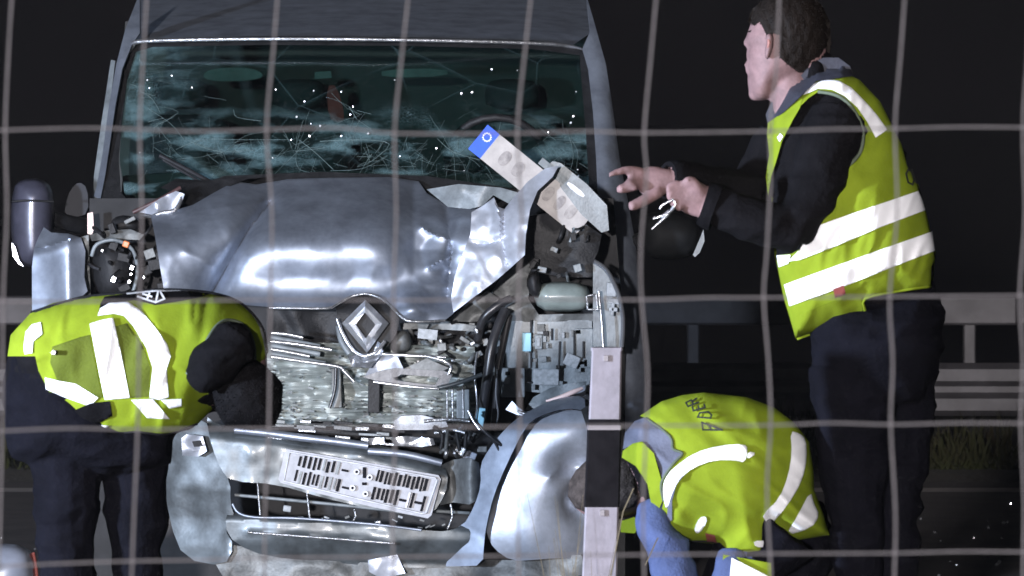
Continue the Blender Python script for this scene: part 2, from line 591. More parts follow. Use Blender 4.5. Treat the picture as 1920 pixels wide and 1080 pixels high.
slab('windscreen_seal', [(1086, 92), (1096, 98), (1106, 150), (1114, 240), (1120, 340), (1124, 440), (1108, 440), (1104, 340), (1098, 240), (1090, 150)], lambda x, y: yws(x, y) - .012, .02, M['black'], van, step=7)
slab('windscreen_seal', [(247, 88), (256, 92), (238, 150), (228, 230), (222, 300), (226, 360), (246, 384), (200, 392), (192, 372), (204, 290), (216, 200), (230, 128)], lambda x, y: yws(x, y) - .012, .02, M['black'], van, step=6)
slab('windscreen_seal', [(247, 86), (285, 76), (500, 72), (760, 74), (1000, 80), (1094, 94), (1090, 104), (1000, 92), (760, 86), (500, 84), (285, 88), (252, 98)], lambda x, y: yws(x, y) - .008, .02, M['black'], van, step=9)

# cargo box behind
rings = []
for Yb, top in ((2.6, 2.12), (3.2, 2.2), (4.0, 2.3), (5.6, 2.3)):
    rings.append([(-1.46, Yb, .35), (-1.47, Yb, 1.3), (-1.42, Yb, 1.85), (-1.33, Yb, top - .1), (-1.2, Yb, top), (.17, Yb, top), (.3, Yb, top - .1), (.40, Yb, 1.85), (.46, Yb, 1.3), (.45, Yb, .35)])
V = [p for r in rings for p in r]; Fc = []
for k in range(3):
    for q in range(10):
        Fc.append((k * 10 + q, k * 10 + (q + 1) % 10, (k + 1) * 10 + (q + 1) % 10, (k + 1) * 10 + q))
Fc.append(tuple(range(39, 29, -1)))
bo = fix_normals(link_mesh('cargo_body', V, Fc, M['paint'], van, False))
# doors / flanks of the cab
for xa, xb in ((-1.44, -1.40), (.40, .44)):
    V, Fc = box_geo(Vector(((xa + xb) / 2, 1.3, .8)), (.04, .8, 1.0), 0, .01)
    link_mesh('door', V, Fc, M['paint'], van, False)

# windscreen: laminated glass, crazed and milky where it was hit
def glass_mat():
    m = bpy.data.materials.new('shattered_windscreen'); m.use_nodes = True
    t = m.node_tree; N = t.nodes; L = t.links
    out = N['Material Output']; b = N['Principled BSDF']
    tc = N.new('ShaderNodeTexCoord')
    sep = N.new('ShaderNodeSeparateXYZ'); L.new(tc.outputs['Object'], sep.inputs[0])
    def math_(op, a, b_=None, c=None):
        n = N.new('ShaderNodeMath'); n.operation = op
        for i, q in enumerate((a, b_, c)):
            if q is None: continue
            if isinstance(q, (int, float)): n.inputs[i].default_value = q
            else: L.new(q, n.inputs[i])
        n.use_clamp = op in ('ADD',) and False
        return n.outputs[0]
    def noise(s, d=4, vec=None):
        n = N.new('ShaderNodeTexNoise'); n.inputs['Scale'].default_value = s; n.inputs['Detail'].default_value = d
        L.new(vec if vec else tc.outputs['Object'], n.inputs['Vector']); return n.outputs['Fac']
    def vor(s, lo, hi):
        n = N.new('ShaderNodeTexVoronoi'); n.feature = 'DISTANCE_TO_EDGE'; n.inputs['Scale'].default_value = s
        L.new(tc.outputs['Object'], n.inputs['Vector'])
        r = N.new('ShaderNodeMapRange'); r.inputs['From Min'].default_value = lo; r.inputs['From Max'].default_value = hi
        r.inputs['To Min'].default_value = 1; r.inputs['To Max'].default_value = 0
        L.new(n.outputs['Distance'], r.inputs['Value']); return r.outputs[0]
    def mr(v, a, c, lo=0, hi=1):
        r = N.new('ShaderNodeMapRange')
        r.inputs['From Min'].default_value = a; r.inputs['From Max'].default_value = c
        r.inputs['To Min'].default_value = lo; r.inputs['To Max'].default_value = hi
        L.new(v, r.inputs['Value']); return r.outputs[0]
    # damage spreads from the lower half of the pane and from its left edge
    low = mr(sep.outputs['Z'], 1.74, 1.90, 1, 0)
    left = mr(sep.outputs['X'], -.82, -.55, 1, 0)
    dmg = math_('MAXIMUM', low, math_('MULTIPLY', left, .75))
    mp = N.new('ShaderNodeMapping'); mp.inputs['Scale'].default_value = (1, 1, 2.6); mp.inputs['Rotation'].default_value = (0, .12, 0)
    L.new(tc.outputs['Object'], mp.inputs['Vector'])
    patch = math_('MULTIPLY', dmg, mr(noise(5.0, 9, mp.outputs[0]), .49, .62))
    web = math_('MAXIMUM', math_('MAXIMUM', vor(26, .0, .05), vor(60, .0, .07)), math_('MULTIPLY', mr(noise(40, 6), .45, .62), .55))
    patch = math_('MULTIPLY', patch, math_('MULTIPLY_ADD', web, .5, .4))
    fine = math_('MULTIPLY', vor(90, .0, .04), mr(noise(5, 3), .55, .72))
    big = math_('MULTIPLY', vor(3.2, .0, .008), mr(noise(2.2, 2), .46, .58))
    cr = math_('MULTIPLY', math_('MAXIMUM', fine, math_('MULTIPLY', patch, .75)), mr(dmg, 0, .6, .02, 1))
    fac = math_('MAXIMUM', math_('MULTIPLY', cr, .7), math_('MULTIPLY', big, .10))
    b.inputs['Base Color'].default_value = (.19, .30, .33, 1)
    b.inputs['Roughness'].default_value = .35
    tr = N.new('ShaderNodeBsdfTransparent'); tr.inputs['Color'].default_value = (.55, .68, .66, 1)
    gl = N.new('ShaderNodeBsdfGlossy'); gl.inputs['Roughness'].default_value = .12; gl.inputs['Color'].default_value = (.8, .9, .95, 1)
    m1 = N.new('ShaderNodeMixShader'); m1.inputs[0].default_value = .06
    L.new(tr.outputs[0], m1.inputs[1]); L.new(gl.outputs[0], m1.inputs[2])
    m2 = N.new('ShaderNodeMixShader')
    L.new(fac, m2.inputs[0]); L.new(m1.outputs[0], m2.inputs[1]); L.new(b.outputs[0], m2.inputs[2])
    L.new(m2.outputs[0], out.inputs['Surface'])
    bp = N.new('ShaderNodeBump'); bp.inputs['Strength'].default_value = .5
    L.new(noise(30, 4), bp.inputs['Height']); L.new(bp.outputs[0], b.inputs['Normal']); L.new(bp.outputs[0], gl.inputs['Normal'])
    return m
M['glass'] = glass_mat()
ws_poly = [(250, 92), (285, 84), (500, 80), (760, 82), (1000, 88), (1090, 100), (1102, 200), (1112, 340), (1116, 430), (900, 425), (600, 420), (300, 412), (236, 380), (224, 300), (230, 200), (240, 130)]
def ywd(x, y):
    return yws(x, y) + .05 * gauss(x, y, 420, 300, 170, 70, 1) + .04 * gauss(x, y, 700, 290, 140, 60, 1) \
        + .012 * facet(x, y, 60, 4) * np.clip((y - 200) / 90, 0, 1)
wsx = slab('windscreen', ws_poly, ywd, .006, M['glass'], van, step=11)
# long cracks as bright splinters in the pane
M['crack'] = mat('glass_splinter', (.13, .18, .18), .25, 0, .3, 40)
for pl in ([(280, 205), (320, 232), (345, 262)], [(438, 205), (445, 220), (490, 227)], [(560, 262), (590, 285), (625, 318)],
           [(655, 200), (668, 222)], [(565, 262), (555, 290), (562, 318), (600, 325)],
           [(600, 265), (680, 262), (730, 270), (700, 300)], [(820, 260), (850, 285), (900, 300)], [(262, 170), (285, 185), (300, 210)],
           [(330, 280), (380, 262), (450, 262), (540, 262)], [(620, 320), (680, 316), (725, 292)], [(1062, 240), (1075, 290), (1066, 330)]):
    ptube('crack', [(a, c, float(ywd(np.array(a), np.array(c))) - .006) for a, c in pl], random.uniform(.0006, .0012), M['crack'], wsx, seg=5, m=3)
rc = random.Random(3)
cg = []
def crack_line(x, y, a, L_, r):
    pts = [(x, y)]
    for q in range(max(2, int(L_ / 14))):
        a += rc.gauss(0, .16); x += 14 * math.cos(a); y += 14 * math.sin(a); pts.append((x, y))
    xs_ = np.array([p[0] for p in pts]); ys_ = np.array([p[1] for p in pts])
    if not inside(xs_, ys_, ws_poly).all(): return
    cg.append(tube_geo([tuple(p) for p in PA(xs_, ys_, ywd(xs_, ys_) - .005)], r, 4))
for (cx, cy, n, L0) in ((560, 275, 20, 110), (672, 215, 16, 100), (290, 240, 16, 90), (420, 285, 18, 110), (850, 285, 16, 100), (700, 290, 18, 80), (1060, 260, 10, 70)):
    for q in range(n // 2):
        crack_line(cx + rc.gauss(0, 6), cy + rc.gauss(0, 5), rc.uniform(0, 6.28), rc.uniform(.25, 1) * L0, rc.uniform(.0003, .0008))
for q in range(170):
    x = rc.uniform(240, 1090); y = rc.gauss(290, 32)
    if x < 310: y = rc.uniform(150, 370)
    crack_line(x, y, rc.choice([0, .5, 2.4, 1.5]) + rc.gauss(0, .4), rc.uniform(20, 46), rc.uniform(.0002, .0006))
v, f = merge_geo(cg)
tag(link_mesh('crack_web', v, f, M['crack'], wsx, False), kind='stuff')
sh = []
for (x, y) in [(322, 142), (360, 164), (517, 168), (588, 170), (571, 190), (556, 219), (583, 232), (580, 255), (546, 262), (662, 200), (657, 215), (740, 150), (865, 175), (885, 173), (922, 130), (970, 132), (1080, 172), (1075, 218), (1028, 248), (750, 293), (818, 278), (815, 346), (511, 296), (262, 286), (640, 172), (1070, 230), (1083, 318), (1084, 330), (690, 250), (600, 236), (640, 255), (276, 150), (280, 165), (900, 262), (870, 320)]:
    s = random.uniform(.002, .0055)
    v, f = box_geo(P(x, y, float(ywd(np.array(x), np.array(y))) - .008), (s, s, s * 1.3), random.uniform(-.3, .3), 0, 1, random.uniform(0, 1.5))
    sh.append((v, f))
v, f = merge_geo(sh)
M['glint'] = mat('bright_glass_chip', (.95, .97, 1), .25, .3)
tag(link_mesh('glass_chips', v, f, M['glint'], wsx, False), kind='stuff')

# inside the cab
slab('bulkhead', [(235, 40), (1110, 40), (1130, 470), (200, 470)], 2.3, .03, mat('bulkhead_panel', (.022, .024, .024), .8, 0, .3, 6), van, step=80)
M['cabtrim'] = mat('dim_cab_trim', (.085, .10, .095), .7, 0, .3, 10)
slab('sun_visor', [(385, 128), (480, 126), (500, 150), (380, 154)], 1.75, .03, M['cabtrim'], van, step=14, sm=2)
slab('sun_visor', [(590, 135), (620, 133), (622, 146), (590, 148)], 1.75, .02, M['cabtrim'], van, step=14)
slab('sun_visor', [(715, 130), (838, 128), (840, 143), (716, 146)], 1.75, .03, M['cabtrim'], van, step=14, sm=1)
M['redbelt'] = mat('dull_red_strap', (.22, .03, .025), .8, 0, .2, 12)
slab('red_strap', [(612, 160), (632, 160), (648, 222), (636, 232), (616, 222)], 1.8, .02, M['redbelt'], van, step=10, sm=1)
M['seat'] = mat('dark_seat_cloth', (.02, .023, .025), .9, 0, .3, 14, .2, 80)
for cx in (340, 560, 960):
    s_ = pillow('seat', [(cx - 95, 420), (cx - 100, 260), (cx - 80, 215), (cx + 80, 215), (cx + 100, 260), (cx + 95, 420)], 2.05, .09, M['seat'], van, step=22, sm=1)
    pillow('headrest', [(cx - 48, 205), (cx - 52, 165), (cx - 35, 148), (cx + 35, 148), (cx + 52, 165), (cx + 48, 205)], 2.05, .06, M['seat'], s_, step=14, sm=1)
slab('dashboard', [(230, 330), (420, 318), (800, 322), (1110, 330), (1120, 470), (220, 470)], lambda x, y: 1.15 + .0 * x, .25, M['black'], van, step=40)
ang = np.linspace(0, 2 * math.pi, 25)[:-1]
ptube('steering_wheel', [(930 + 92 * math.cos(a), 300 + 80 * math.sin(a), 1.13 - .1 * math.sin(a) * -1) for a in list(ang) + [0.0]], .014, M['black'], van, m=1)
ptube('wiper', [(300, 292, .80), (345, 315, .76), (400, 345, .7)], .009, M['rubber'], van, m=2)
ptube('wiper', [(306, 300, .79), (350, 326, .75), (395, 352, .69)], .005, M['rubber'], van, m=2)

# everything deep in the engine bay hangs before this wall
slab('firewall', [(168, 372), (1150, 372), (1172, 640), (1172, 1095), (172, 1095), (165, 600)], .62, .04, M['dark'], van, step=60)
slab('scuttle', [(300, 400), (360, 352), (420, 330), (600, 322), (800, 330), (940, 350), (1120, 380), (1120, 440), (300, 430)], lambda x, y: ramp(y, [320, 440], [.72, .5]), .02, M['black'], van, step=14)

# bonnet
def yhood(x, y):
    Y = ramp(y, [325, 345, 375, 405, 432, 455, 478, 500, 525, 548, 565, 580, 605], [.60, .52, .38, .26, .19, .155, .145, .155, .175, .17, .145, .10, .09])
    Y = Y + .03 * np.sin((x - 300) / 240.0)
    Y = Y + crease(x, y, [(505, 382), (470, 425), (430, 490), (392, 560)], .11, 16)        # dark diagonal fold
    Y = Y - crease(x, y, [(400, 392), (440, 386), (490, 378)], .03, 12)                     # sharp ridge
    Y = Y + .09 * np.clip((430 - x) / 140, 0, 1) * np.clip((480 - y) / 100, -.4, 1)
    Y = Y - crease(x, y, [(345, 470), (370, 485), (398, 498)], .014, 14)
    dome = np.clip((x - 690) / 85, 0, 1) ** 2
    Y = Y + .10 * dome * np.clip((560 - y) / 90, 0, 1) * (x < 5000)
    Y = Y - gauss(x, y, 770, 575, 34, 30, .07)                                              # bright bulge at the lip
    Y = Y + crease(x, y, [(838, 395), (846, 470), (838, 560)], .05, 16)
    Y = Y - crease(x, y, [(790, 425), (815, 440), (840, 448)], .03, 9)
    Y = Y - crease(x, y, [(805, 500), (832, 486)], .03, 9)
    Y = Y + .020 * facet(x, y, 48, 21) * np.clip((x - 740) / 50, 0, 1)
    Y = Y + .022 * facet(x, y, 85, 33) * np.clip((470 - x) / 60, 0, 1)
    Y = Y + .022 * facet(x, y, 150, 8) + .007 * facet(x, y, 60, 17) + .004 * vnoise(x, y, 60, 2)
    return Y
hood = slab('bonnet', [(283, 405), (300, 398), (335, 392), (362, 384), (400, 362), (440, 340), (480, 346), (540, 336), (600, 334), (660, 333), (730, 332), (785, 340), (800, 362), (840, 385), (880, 388), (905, 386), (895, 430), (872, 480), (855, 540), (850, 588), (835, 600), (790, 602), (762, 600), (742, 584), (726, 567), (706, 555), (682, 550), (656, 556), (636, 568), (616, 577), (520, 577), (440, 570), (310, 560), (300, 500), (290, 440)], yhood, .012, M['paint'], van, step=5)
ptube('bonnet_lip', [(505, 577, .115), (560, 578, .11), (614, 578, .12), (634, 569, .14), (656, 557, .16), (682, 551, .165), (706, 556, .155), (727, 568, .12), (743, 585, .08), (763, 601, .06), (795, 603, .07), (834, 601, .10)], .005, M['bare'], hood, m=3)
ptube('torn_edge', [(258, 402, .42), (283, 406, .34), (300, 400, .33), (326, 395, .33), (338, 378, .35), (340, 365, .37)], [.003, .006, .008, .008, .007, .003], M['bare'], hood, m=4)
slab('bonnet_fold', [(262, 398), (300, 372), (330, 358), (346, 364), (340, 382), (322, 396), (290, 404)], lambda x, y: .36 + .03 * facet(x, y, 26, 3), .01, M['paint_scuffed'], hood, step=6)
ptube('washer_pipe', [(250, 398, .40), (300, 374, .38), (338, 352, .40)], .008, mat('dull_red_pipe', (.06, .03, .03), .5), van)
slab('bonnet_liner', [(300, 352), (330, 335), (380, 338), (430, 335), (480, 330), (440, 345), (400, 366), (362, 388), (345, 380), (335, 362)], lambda x, y: ramp(y, [330, 390], [.56, .40]) + .02 * facet(x, y, 40, 5), .01, M['black'], van, step=8)
slab('bonnet_liner', [(800, 355), (860, 345), (940, 352), (975, 362), (960, 385), (925, 366), (905, 386), (880, 392), (840, 388)], lambda x, y: .36 + .03 * facet(x, y, 40, 15), .012, M['greyp'], van, step=8)

# torn corner of the bonnet, folded up and out
def yflap(x, y):
    Y = ramp(y, [300, 400, 480, 590], [.30, .16, .10, .07])
    Y = Y - crease(x, y, [(925, 370), (938, 410), (940, 448)], .03, 8) + crease(x, y, [(945, 385), (942, 450), (952, 500)], .03, 8)
    Y = Y + crease(x, y, [(885, 455), (915, 458), (940, 448)], .025, 8) - crease(x, y, [(885, 470), (905, 500), (895, 560)], .01, 10)
    return Y + .016 * facet(x, y, 42, 41) + .006 * facet(x, y, 18, 43) - .0006 * (x - 940)
slab('bonnet_corner', [(884, 398), (905, 386), (926, 370), (934, 388), (946, 392), (965, 368), (990, 340), (1022, 316), (1048, 310), (1036, 332), (1008, 358), (994, 392), (986, 440), (984, 478), (960, 500), (930, 526), (890, 556), (850, 586), (846, 560), (852, 520), (866, 478), (882, 440)], yflap, .012, M['paint_scuffed'], van, step=5)
slab('bonnet_stay', [(1026, 312), (1036, 302), (1052, 306), (1100, 345), (1138, 385), (1142, 432), (1128, 436), (1090, 402), (1050, 350)], .30, .03, M['greyp'], van, step=12)

# headlamp surround, right
ptube('arch_trim', [(1114, 490, .16), (1134, 503, .17), (1150, 528, .19), (1162, 560, .21), (1168, 600, .24), (1166, 650, .27)], .0085, M['chrome'], van, m=5)
slab('headlamp_backing', [(1112, 492), (1134, 504), (1150, 530), (1160, 562), (1166, 602), (1164, 660), (1112, 660)], .30, .05, M['greyp'], van, step=12)
pbox('lamp_bracket', 1138, 530, 1156, 556, .24, .04, M['whitep'], van, 4)
for (x0, y0, x1, y1) in ((1140, 560, 1162, 570), (1142, 576, 1158, 584), (1146, 568, 1152, 592)):
    pbox('lamp_bracket', x0, y0, x1, y1, .235, .03, M['whitep'], van, 6)
ptube('stay_rod', [(1122, 545, .22), (1128, 600, .22), (1131, 652, .22)], .005, M['chrome'], van, m=2)
for pl in ([(1100, 555), (1118, 552)], [(1100, 555), (1102, 580)], [(1102, 580), (1120, 581)], [(1118, 552), (1121, 581)]):
    ptube('clip', [(a, c, .2) for a, c in pl], .004, M['bare'], van, m=1)
# upper right bay: black housing, dome shaped air box, shelf
def crumpled(Y, a, s, seed):
    return lambda x, y: Y + a * facet(x, y, s, seed)
slab('battery_cover', [(992, 405), (1060, 395), (1128, 440), (1122, 470), (1112, 492), (1110, 520), (1060, 520), (1000, 510), (985, 480), (988, 440)], crumpled(.33, .03, 45, 51), .08, M['black'], van, step=8)
pillow('air_box', [(998, 548), (1010, 533), (1050, 527), (1098, 532), (1108, 552), (1106, 580), (1060, 586), (1010, 582)], .34, .07, M['air'], van, step=7, sm=1)
pillow('air_duct', [(985, 530), (995, 505), (1010, 512), (1016, 540), (1012, 560), (996, 556)], .3, .05, M['black'], van, step=7, sm=1)
slab('inner_wing', [(940, 520), (985, 482), (1000, 505), (990, 560), (1010, 590), (1112, 588), (1112, 602), (960, 604), (930, 580), (915, 560)], crumpled(.36, .03, 40, 52), .03, M['dirty'], van, step=8)
slab('inner_wing', [(855, 588), (915, 545), (935, 560), (920, 600), (880, 604), (840, 602)], crumpled(.30, .03, 30, 53), .03, M['dirty'], van, step=7)
# fuse box panel
fb = slab('fuse_box', [(948, 602), (1110, 600), (1108, 690), (1104, 735), (1030, 738), (948, 730)], crumpled(.36, .006, 50, 54), .05, M['greyp'], van, step=10)
pbox('connector', 979, 624, 996, 659, .325, .04, M['bluep'], fb)
pbox('connector', 1003, 628, 1017, 655, .33, .03, M['greyp'], fb)
pbox('label_tag', 1007, 633, 1013, 650, .325, .006, M['whitep'], fb)
pbox('label_tag', 1054, 623, 1059, 634, .33, .02, M['whitep'], fb)
pbox('label_tag', 1058, 665, 1086, 688, .32, .004, M['whitep'], fb, 24)
pbox('label_tag', 1000, 692, 1048, 722, .33, .006, M['whitep'], fb, 1)
pbox('lid', 1078, 616, 1112, 690, .335, .03, M['greyp'], fb)
pbox('lid', 940, 690, 984, 745, .32, .05, M['greyp'], fb)
pbox('cap', 947, 697, 956, 704, .312, .02, M['black'], fb); pbox('cap', 945, 708, 957, 720, .312, .02, M['whitep'], fb)
for k in range(24):
    x = random.uniform(955, 1100); y = random.uniform(604, 728)
    pbox('clip', x, y, x + random.uniform(4, 16), y + random.uniform(3, 14), .335, .03, random.choice([M['black'], M['greyp'], M['dirty'], M['greyp']]), fb, random.uniform(-6, 6), .001)
for pl in ([(1035, 616), (1035, 638)], [(1077, 620), (1077, 668)], [(1094, 640), (1094, 672)], [(1050, 640), (1048, 690)], [(996, 600), (996, 690)]):
    ptube('slot', [(a, c, .33) for a, c in pl], .004, M['black'], fb, m=1)
# hoses
ptube('hose', [(948, 580, .22), (935, 610, .2), (922, 650, .18), (915, 700, .18), (908, 745, .2), (900, 800, .22)], .018, M['rubber'], van)
ptube('hose', [(955, 590, .26), (945, 640, .24), (935, 690, .22), (930, 750, .22), (926, 800, .25)], .013, M['rubber'], van)
ptube('hose', [(958, 560, .25), (930, 575, .24), (905, 600, .25), (895, 640, .3)], .015, M['rubber'], van)
ptube('cable', [(895, 660, .2), (890, 700, .18), (895, 760, .16), (890, 790, .12)], .004, M['chrome'], van)
ptube('cable', [(932, 690, .2), (930, 740, .18), (934, 775, .16), (930, 800, .14)], .003, M['chrome'], van)
ptube('cable', [(880, 775, .05), (895, 795, .03), (915, 815, .02), (942, 836, .02)], .007, M['rubber'], van)
ptube('cable', [(886, 785, .04), (905, 805, .02), (925, 825, .02), (936, 845, .02)], .005, M['rubber'], van)
ptube('cable', [(878, 770, .04), (888, 790, .03), (900, 806, .02)], .005, M['chrome'], van)
pbox('bracket', 896, 765, 908, 806, .12, .03, M['bluep'], van, 8)

# radiator with torn fins
def rad_mat():
    m = mat('torn_radiator_fins', (.36, .39, .37), .5, .4, c2=(.14, .16, .155), vscale=9, bump=.6, bscale=26, stretch=(.35, 1, 2.6))
    return m
M['rad'] = rad_mat()
def yrad(x, y):
    return .30 + .012 * facet(x, y, 34, 61) + .006 * np.sin(y / 2.2) * (vnoise(x, y, 30, 6) > -.2) + .012 * vnoise(x, y * 3, 22, 7)
rad = slab('radiator', [(500, 640), (890, 650), (896, 800), (505, 800)], yrad, .04, M['rad'], van, step=4)
slab('radiator_panel', [(505, 582), (640, 582), (640, 640), (700, 655), (760, 640), (900, 600), (900, 652), (500, 648)], crumpled(.40, .02, 30, 62), .03, M['black'], van, step=8)
pbox('radiator_post', 690, 712, 712, 774, .22, .04, M['black'], van, 1)
pbox('radiator_post', 622, 690, 640, 765, .24, .03, M['dirty'], van, -2)
ptube('cable', [(630, 690, .2), (628, 730, .2), (618, 765, .2)], .006, M['rubber'], van)
pbox('radiator_post', 856, 730, 880, 790, .2, .04, M['greyp'], van, 0)
for x in (838, 848, 868): ptube('rod', [(x, 722, .2), (x + 1, 792, .2)], .004, M['bare'], van, m=1)
fr = []
for k in range(230):
    x = random.uniform(512, 890); y = random.uniform(660, 795)
    if random.random() < .5: y = random.uniform(750, 797)
    s = random.uniform(.003, .014)
    v, f = box_geo(P(x, y, random.uniform(.25, .285)), (s * 1.6, .004, s * .45), random.uniform(-.9, .9), 0, 1, random.uniform(-.5, .5))
    fr.append((v, f))
v, f = merge_geo(fr)
tag(link_mesh('torn_fins', v, f, M['dirty'], rad, False), kind='stuff')

# grille and emblem
grille = slab('grille', [(628, 560), (655, 552), (690, 550), (725, 560), (750, 590), (745, 625), (722, 655), (690, 668), (655, 655), (636, 625)], lambda x, y: .17 + .05 * np.clip((585 - y) / 30, 0, 1), .04, M['black'], van, step=9, sm=1)
for pl in ([(508, 624), (540, 627), (568, 633)], [(508, 640), (560, 646), (622, 656)], [(508, 655), (540, 660), (580, 668)], [(508, 669), (570, 678), (632, 687), (645, 696), (664, 716)]):
    ptube('slat', [(a, c, .17) for a, c in pl], .0065, M['chrome'], grille, m=3, flat=.8)
for pl in ([(508, 632), (600, 650)], [(508, 648), (600, 664)], [(508, 663), (610, 682)]):
    ptube('slat', [(a, c, .2) for a, c in pl], .010, M['greyp'], grille, m=2)
# lozenge badge: four flat limbs that meet on a ridge
em_c = (685, 612); oy, iy = 54, 20; ox, ix = 46, 19
O = [(685, 562), (729, 606), (688, 662), (641, 606)]
I = [(684, 586), (704, 609), (686, 634), (667, 608)]
for k in range(4):
    a, b_ = O[k], O[(k + 1) % 4]; c, d = I[(k + 1) % 4], I[k]
    mid0 = ((a[0] + d[0]) / 2, (a[1] + d[1]) / 2); mid1 = ((b_[0] + c[0]) / 2, (b_[1] + c[1]) / 2)
    pts = [P(a[0], a[1], .135), P(b_[0], b_[1], .135), P(mid1[0], mid1[1], .118), P(mid0[0], mid0[1], .118), P(d[0], d[1], .14), P(c[0], c[1], .14),
           P(a[0], a[1], .165), P(b_[0], b_[1], .165), P(d[0], d[1], .165), P(c[0], c[1], .165)]
    fs = [(0, 1, 2, 3), (3, 2, 5, 4), (0, 6, 7, 1), (4, 5, 9, 8), (6, 8, 9, 7), (0, 3, 4, 8, 6), (1, 7, 9, 5, 2)]
    o = fix_normals(link_mesh('emblem_limb', [tuple(p) for p in pts], fs, M['emblem'], grille, False))
ptube('emblem_surround', [(632, 598, .13), (642, 625, .12), (660, 655, .11), (680, 668, .11), (705, 660, .11), (722, 640, .12)], .007, M['chrome'], grille, m=4)
ptube('emblem_surround', [(634, 612, .16), (640, 640, .14), (655, 664, .13)], .010, M['greyp'], grille, m=4)
slab('grille_chin', [(652, 668), (668, 664), (700, 662), (708, 640), (716, 645), (718, 662), (695, 690), (660, 688)], lambda x, y: .12 + .03 * facet(x, y, 22, 71), .02, M['chrome'], grille, step=6)
def slot_frame(outer, inner, Y, th, m, parent, name):
    n = len(outer); V = []; Fc = []
    for dY in (0, th):
        for ring in (outer, inner):
            for (x, y) in ring: p = P(x, y, Y(x, y)); V.append((p.x, p.y + dY, p.z))
    for k in range(n):
        j = (k + 1) % n
        Fc += [(k, j, n + j, n + k), (2 * n + k, 3 * n + k, 3 * n + j, 2 * n + j), (k, 2 * n + k, 2 * n + j, j), (n + k, n + j, 3 * n + j, 3 * n + k)]
    return fix_normals(link_mesh(name, V, Fc, m, parent, False))
slot_frame([(680, 707), (716, 694), (742, 690), (834, 696), (848, 702), (836, 730), (770, 724), (720, 718)], [(738, 708), (745, 706), (752, 702), (815, 707), (824, 709), (816, 722), (775, 718), (742, 713)], lambda x, y: .10 + .0002 * (x - 680), .02, M['chrome'], grille, 'broken_grille_frame')
slab('broken_grille_plate', [(684, 704), (700, 680), (724, 660), (745, 668), (756, 690), (742, 696), (716, 698)], lambda x, y: .13 + .03 * facet(x, y, 30, 73), .012, M['paint_scuffed'], grille, step=6)
ptube('broken_slat', [(716, 664, .11), (770, 667, .10), (836, 670, .10)], .005, M['chrome'], grille, m=2)
ptube('broken_slat', [(800, 668, .10), (830, 676, .09), (846, 687, .09), (840, 702, .09)], .006, M['chrome'], grille, m=3)
ptube('broken_slat', [(820, 728, .09), (860, 718, .09), (904, 702, .1)], .008, M['bumper'], grille, m=3)
ptube('broken_slat', [(700, 716, .09), (760, 724, .08), (822, 729, .08)], .005, M['chrome'], grille, m=3)
slab('broken_grille_plate', [(760, 690), (800, 672), (842, 690), (826, 698), (760, 700)], .17, .012, M['dirty'], grille, step=8)
pillow('horn', [(728, 640), (742, 622), (760, 618), (772, 632), (770, 655), (750, 664), (732, 658)], .25, .05, M['dirty'], van, step=6, sm=1)
slab('lamp_reflector', [(784, 616), (821, 619), (819, 638), (783, 634)], .22, .02, M['whitep'], van, step=8)
slab('support_beam', [(750, 606), (860, 606), (900, 612), (898, 622), (800, 616), (752, 618)], crumpled(.28, .012, 26, 74), .03, M['dirty'], van, step=7)

# stray bits filling the bay, each a piece of its own
zones = [((172, 400, 300, 555), .42, 34, ['black', 'dirty', 'black', 'rubber', 'black']), ((760, 620, 900, 690), .34, 34, ['dirty', 'greyp', 'bare', 'black']),
         ((860, 600, 945, 700), .40, 16, ['dirty', 'black', 'greyp']), ((820, 800, 900, 850), .20, 22, ['bare', 'black', 'dirty', 'paint']),
         ((990, 420, 1110, 530), .31, 14, ['black', 'greyp', 'black']), ((735, 600, 880, 640), .36, 14, ['dirty', 'black']), ((1040, 735, 1092, 800), .34, 8, ['dirty', 'black'])]
for (x0, y0, x1, y1), Yz, n, ms in zones:
    for k in range(n):
        x = random.uniform(x0, x1); y = random.uniform(y0, y1); mm = M[random.choice(ms)]
        if random.random() < .45:
            a = random.uniform(0, 6.28); L_ = random.uniform(12, 34)
            ptube('broken_rod', [(x - L_ / 2 * math.cos(a), y - L_ / 2 * math.sin(a), Yz - random.uniform(0, .1)), (x, y + random.uniform(-4, 4), Yz - random.uniform(0, .12)), (x + L_ / 2 * math.cos(a), y + L_ / 2 * math.sin(a), Yz)], random.uniform(.003, .008), mm, van, seg=6, m=3)
        else:
            pbox('broken_bracket', x, y, x + random.uniform(7, 24), y + random.uniform(6, 20), Yz - random.uniform(0, .1), random.uniform(.02, .06), mm, van, random.uniform(-35, 35), .002)

# left bay: lamp bowl and loose wiring
pillow('lamp_bowl', [(172, 470), (185, 455), (215, 452), (245, 470), (255, 510), (245, 550), (215, 565), (185, 555), (170, 515)], .44, .09, M['black'], van, step=7, sm=1)
ptube('lamp_ring', [(172, 480, .34), (182, 458, .33), (215, 450, .32), (248, 468, .33), (258, 510, .35), (248, 552, .36)], .007, M['greyp'], van)
slab('wing_top_rail', [(168, 440), (200, 432), (245, 430), (270, 440), (262, 450), (215, 448), (172, 452)], crumpled(.36, .02, 22, 81), .02, M['dirty'], van, step=6)
pillow('washer_bottle', [(205, 425), (212, 408), (235, 402), (262, 412), (265, 432), (240, 440), (210, 438)], .45, .05, M['black'], van, step=7, sm=1)
pbox('marker_bulb', 230, 452, 242, 464, .31, .02, M['orange'], van, 20, .004)
for (x, y, s) in ((248, 502, 5), (246, 514, 3), (243, 528, 4), (214, 524, 6), (270, 520, 3), (192, 470, 3)):
    pbox('broken_reflector', x - s, y - s, x + s * .6, y + s, .30, .012, M['chrome'], van, random.uniform(0, 40), .002)
slab('pillar_foot', [(164, 400), (174, 398), (176, 430), (172, 440), (164, 438)], .5, .02, M['pinkw'], van, step=6)

